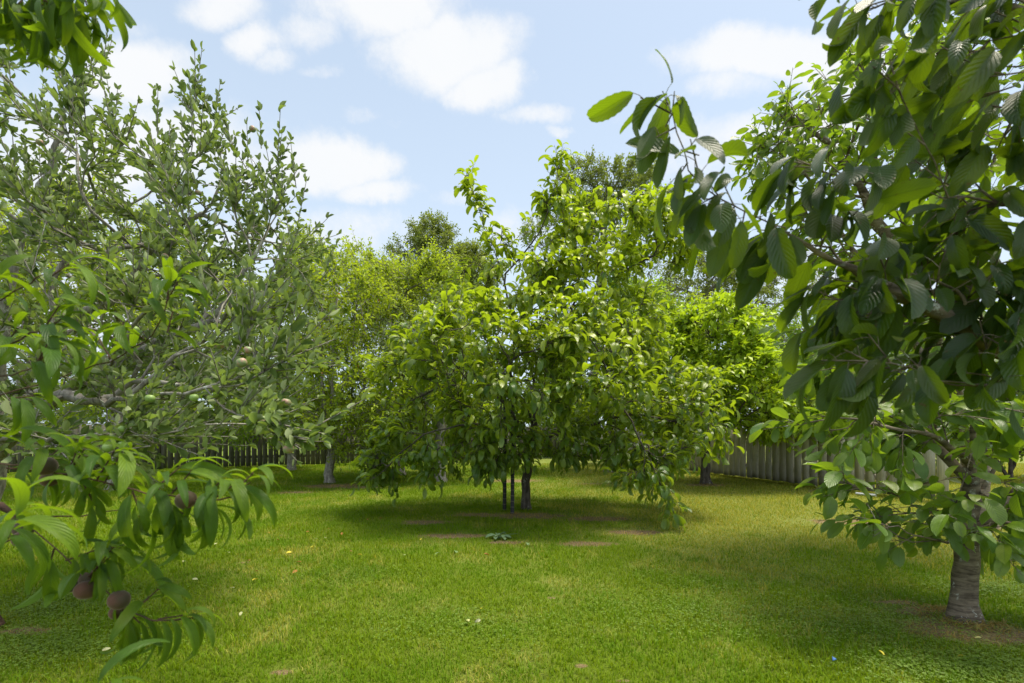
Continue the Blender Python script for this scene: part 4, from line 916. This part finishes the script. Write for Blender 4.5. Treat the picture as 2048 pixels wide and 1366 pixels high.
# ------------------------------------------------------------------ small things on the lawn
def flat_leaf(label, group, p, size, colr, rng, name='fallen_leaf', z=.026, tilt=.35):
    key = 'fallen' + str(colr)
    if key not in M: M[key] = leaf_mat(key.replace('(', '').replace(')', '').replace(',', ''), colr, tuple(c * 1.1 for c in colr), colr, tuple(c * .9 for c in colr), colr, .2, .6, .3)
    root_c = leaf_tpl(6, 1, .26, .5, .6, rng.uniform(.1, .8), rng.uniform(-.5, .9), twist=rng.uniform(-.6, .6))
    a = rng.uniform(0, 6.28); A = np.array([[math.cos(a), math.sin(a), rng.uniform(-.1, tilt)]]); N = np.array([[0, 0, 1.]]) + rng.normal(0, .3, (1, 3))
    size *= .72; e = empty('tmp', (p[0], p[1], z)); o = leaves_mesh(name, np.array([[p[0], p[1], z]]), A, N, np.array([size]), np.array([.5]), np.array([0.]), [root_c], M[key], e, rng)
    o.parent = None; o.location = (p[0], p[1], z); bpy.data.objects.remove(e); tag(o, label, 'leaf', group); return o
rng = np.random.default_rng(77)
GR = (.20, .30, .13); YE = (.62, .52, .05); OR = (.34, .15, .03); PA = (.46, .46, .24); BR = (.25, .12, .04)
for (px, py, c, s, lb) in [(770, 1250, PA, .09, None)]:
    pass
named = [(938, 1252, (.6, .6, .25), .06, 'curled pale yellow leaf on the lawn below the dry patch, near the bottom centre'), (961, 1248, (.35, .35, .2), .05, 'dull greenish dry leaf beside the curled pale one near the bottom centre'),
         (962, 1226, YE, .05, 'slim yellow leaf just above the curled pale leaf near the bottom centre'), (1930, 1322, YE, .045, 'bright yellow leaf on the grass below the right cherry trunk'), (1768, 1321, YE, .05, 'yellow leaf on the grass left of the bright one at bottom right'),
         (1963, 1284, (.6, .58, .2), .045, 'pale yellow leaf on the worn soil close to the right cherry trunk'), (912, 1107, GR, .11, 'pale grey green leaf on the grass left below the leafy weed'), (880, 1111, GR, .09, 'narrow grey green leaf next to another left of the leafy weed'),
         (1055, 1091, GR, .1, 'pale green leaf on the grass just right below the leafy weed'), (968, 1114, OR, .07, 'orange leaf on the grass below the leafy weed'), (866, 982, (.5, .5, .45), .09, 'pale leaf at the back edge of the tree shade, left of the stakes')]
for (px, py, c, s, lb) in named: flat_leaf(lb, None, gnd(px, py), s, c, rng)
grp = {'orange': (OR, 'tiny orange leaf fallen on the shaded left part of the lawn', 'orange leaves fallen on the left lawn'), 'pale': (PA, 'small pale leaf fallen on the left part of the lawn', 'pale leaves fallen on the left lawn'), 'yellow': (YE, 'small yellow leaf fallen among the grass left of centre', 'yellow leaves fallen on the lawn'), 'brown': (BR, 'small brown leaf fallen among the grass at lower left', 'brown leaves fallen on the lawn')}
spots = [('orange', x, y) for x, y in [(575, 1065), (612, 1068), (640, 1040), (700, 1050), (735, 1042), (660, 1062), (556, 1085), (603, 1130), (595, 1148), (510, 1150), (683, 1075), (765, 1040), (540, 1070)]] + \
        [('pale', x, y) for x, y in [(428, 1094), (455, 1110), (385, 1164), (367, 1130), (301, 1130), (325, 1098), (345, 1100), (630, 1082), (650, 1080), (470, 1182), (305, 1142), (328, 1272), (265, 1330), (220, 1305), (785, 1105), (808, 1116), (565, 1075), (480, 1240)]] + \
        [('yellow', x, y) for x, y in [(572, 1112), (536, 1105), (716, 1115), (620, 1100), (505, 1168), (840, 1085)]] + [('brown', x, y) for x, y in [(500, 1125), (490, 1128), (700, 1108), (110, 1148)]]
for k, x, y in spots:
    c, lb, g = grp[k]; flat_leaf(lb, g, gnd(x, y), rng.uniform(.035, .07), c, rng)
# weed with broad leaves
q = gnd(998, 1078); M['weed'] = leaf_mat('weed_leaf', (.12, .20, .09), (.17, .26, .13), (.2, .3, .13), (.15, .22, .12), (.2, .3, .1), .2, .6, .3, .4, (.25, .33, .2), .4)
root = empty('leafy_weed', tuple(q), 'low weed with broad pale green leaves in the shade below the stakes', 'weed')
n = 11; az = np.linspace(0, 6.28, n, endpoint=False) + rng.normal(0, .2, n)
A = np.stack([np.cos(az), np.sin(az) * .9, rng.uniform(.05, .4, n)], 1); P = q + np.stack([np.cos(az) * .03, np.sin(az) * .03, np.full(n, .03)], 1) + np.stack([rng.normal(0, .035, n), rng.normal(0, .02, n), 0 * az], 1)
leaves_mesh('leaves', P, A, np.tile([[0, 0, 1.]], (n, 1)) + rng.normal(0, .2, (n, 3)), rng.uniform(.09, .14, n), rng.random(n), rng.random(n), T_CH, M['weed'], root, rng)
tb = Tubes(); tb.add_many(np.stack([np.tile(q, (n, 1)), q * .5 + P * .5 + np.array([0, 0, .01]), P], 1), np.full(n, .003), np.full(n, .002), 4); tb.build('stems', M['weed'], root)
# white pipe at the foot of the fence and a blue scrap
M['white'], t_, o_ = new_mat('white_pipe_plastic'); p_ = t_.new('ShaderNodeBsdfPrincipled'); p_.inputs['Base Color'].default_value = (.7, .7, .68, 1); p_.inputs['Roughness'].default_value = .45; t_.l.new(p_.outputs[0], o_.inputs[0])
tb = Tubes(); a, b = gnd(1712, 990), gnd(1752, 994); tb.add(spline([a + (0, 0, .03), a * .5 + b * .5 + (0, 0, .027), b + (0, 0, .03)], .05), np.full(len(spline([a, a * .5 + b * .5, b], .05)), .022), 12)
o = tb.build('pipe', M['white'], None); tag(o, 'white plastic pipe lying at the foot of the pale fence', 'pipe')
M['blue'], t_, o_ = new_mat('blue_plastic'); p_ = t_.new('ShaderNodeBsdfPrincipled'); p_.inputs['Base Color'].default_value = (.08, .2, .5, 1); t_.l.new(p_.outputs[0], o_.inputs[0])
q = gnd(1668, 1330); V = [q + np.array(v) for v in ((-.012, -.008, .024), (.004, -.01, .03), (.014, .002, .026), (-.002, .012, .034), (-.01, -.006, .029), (.004, -.007, .035), (.012, .003, .031), (-.002, .010, .039))]
o = mesh_obj('plastic_scrap', V, [(0, 3, 2, 1), (4, 5, 6, 7), (0, 1, 5, 4), (1, 2, 6, 5), (2, 3, 7, 6), (3, 0, 4, 7)], M['blue'], None); tag(o, 'tiny blue plastic scrap in the grass at lower right', 'scrap')
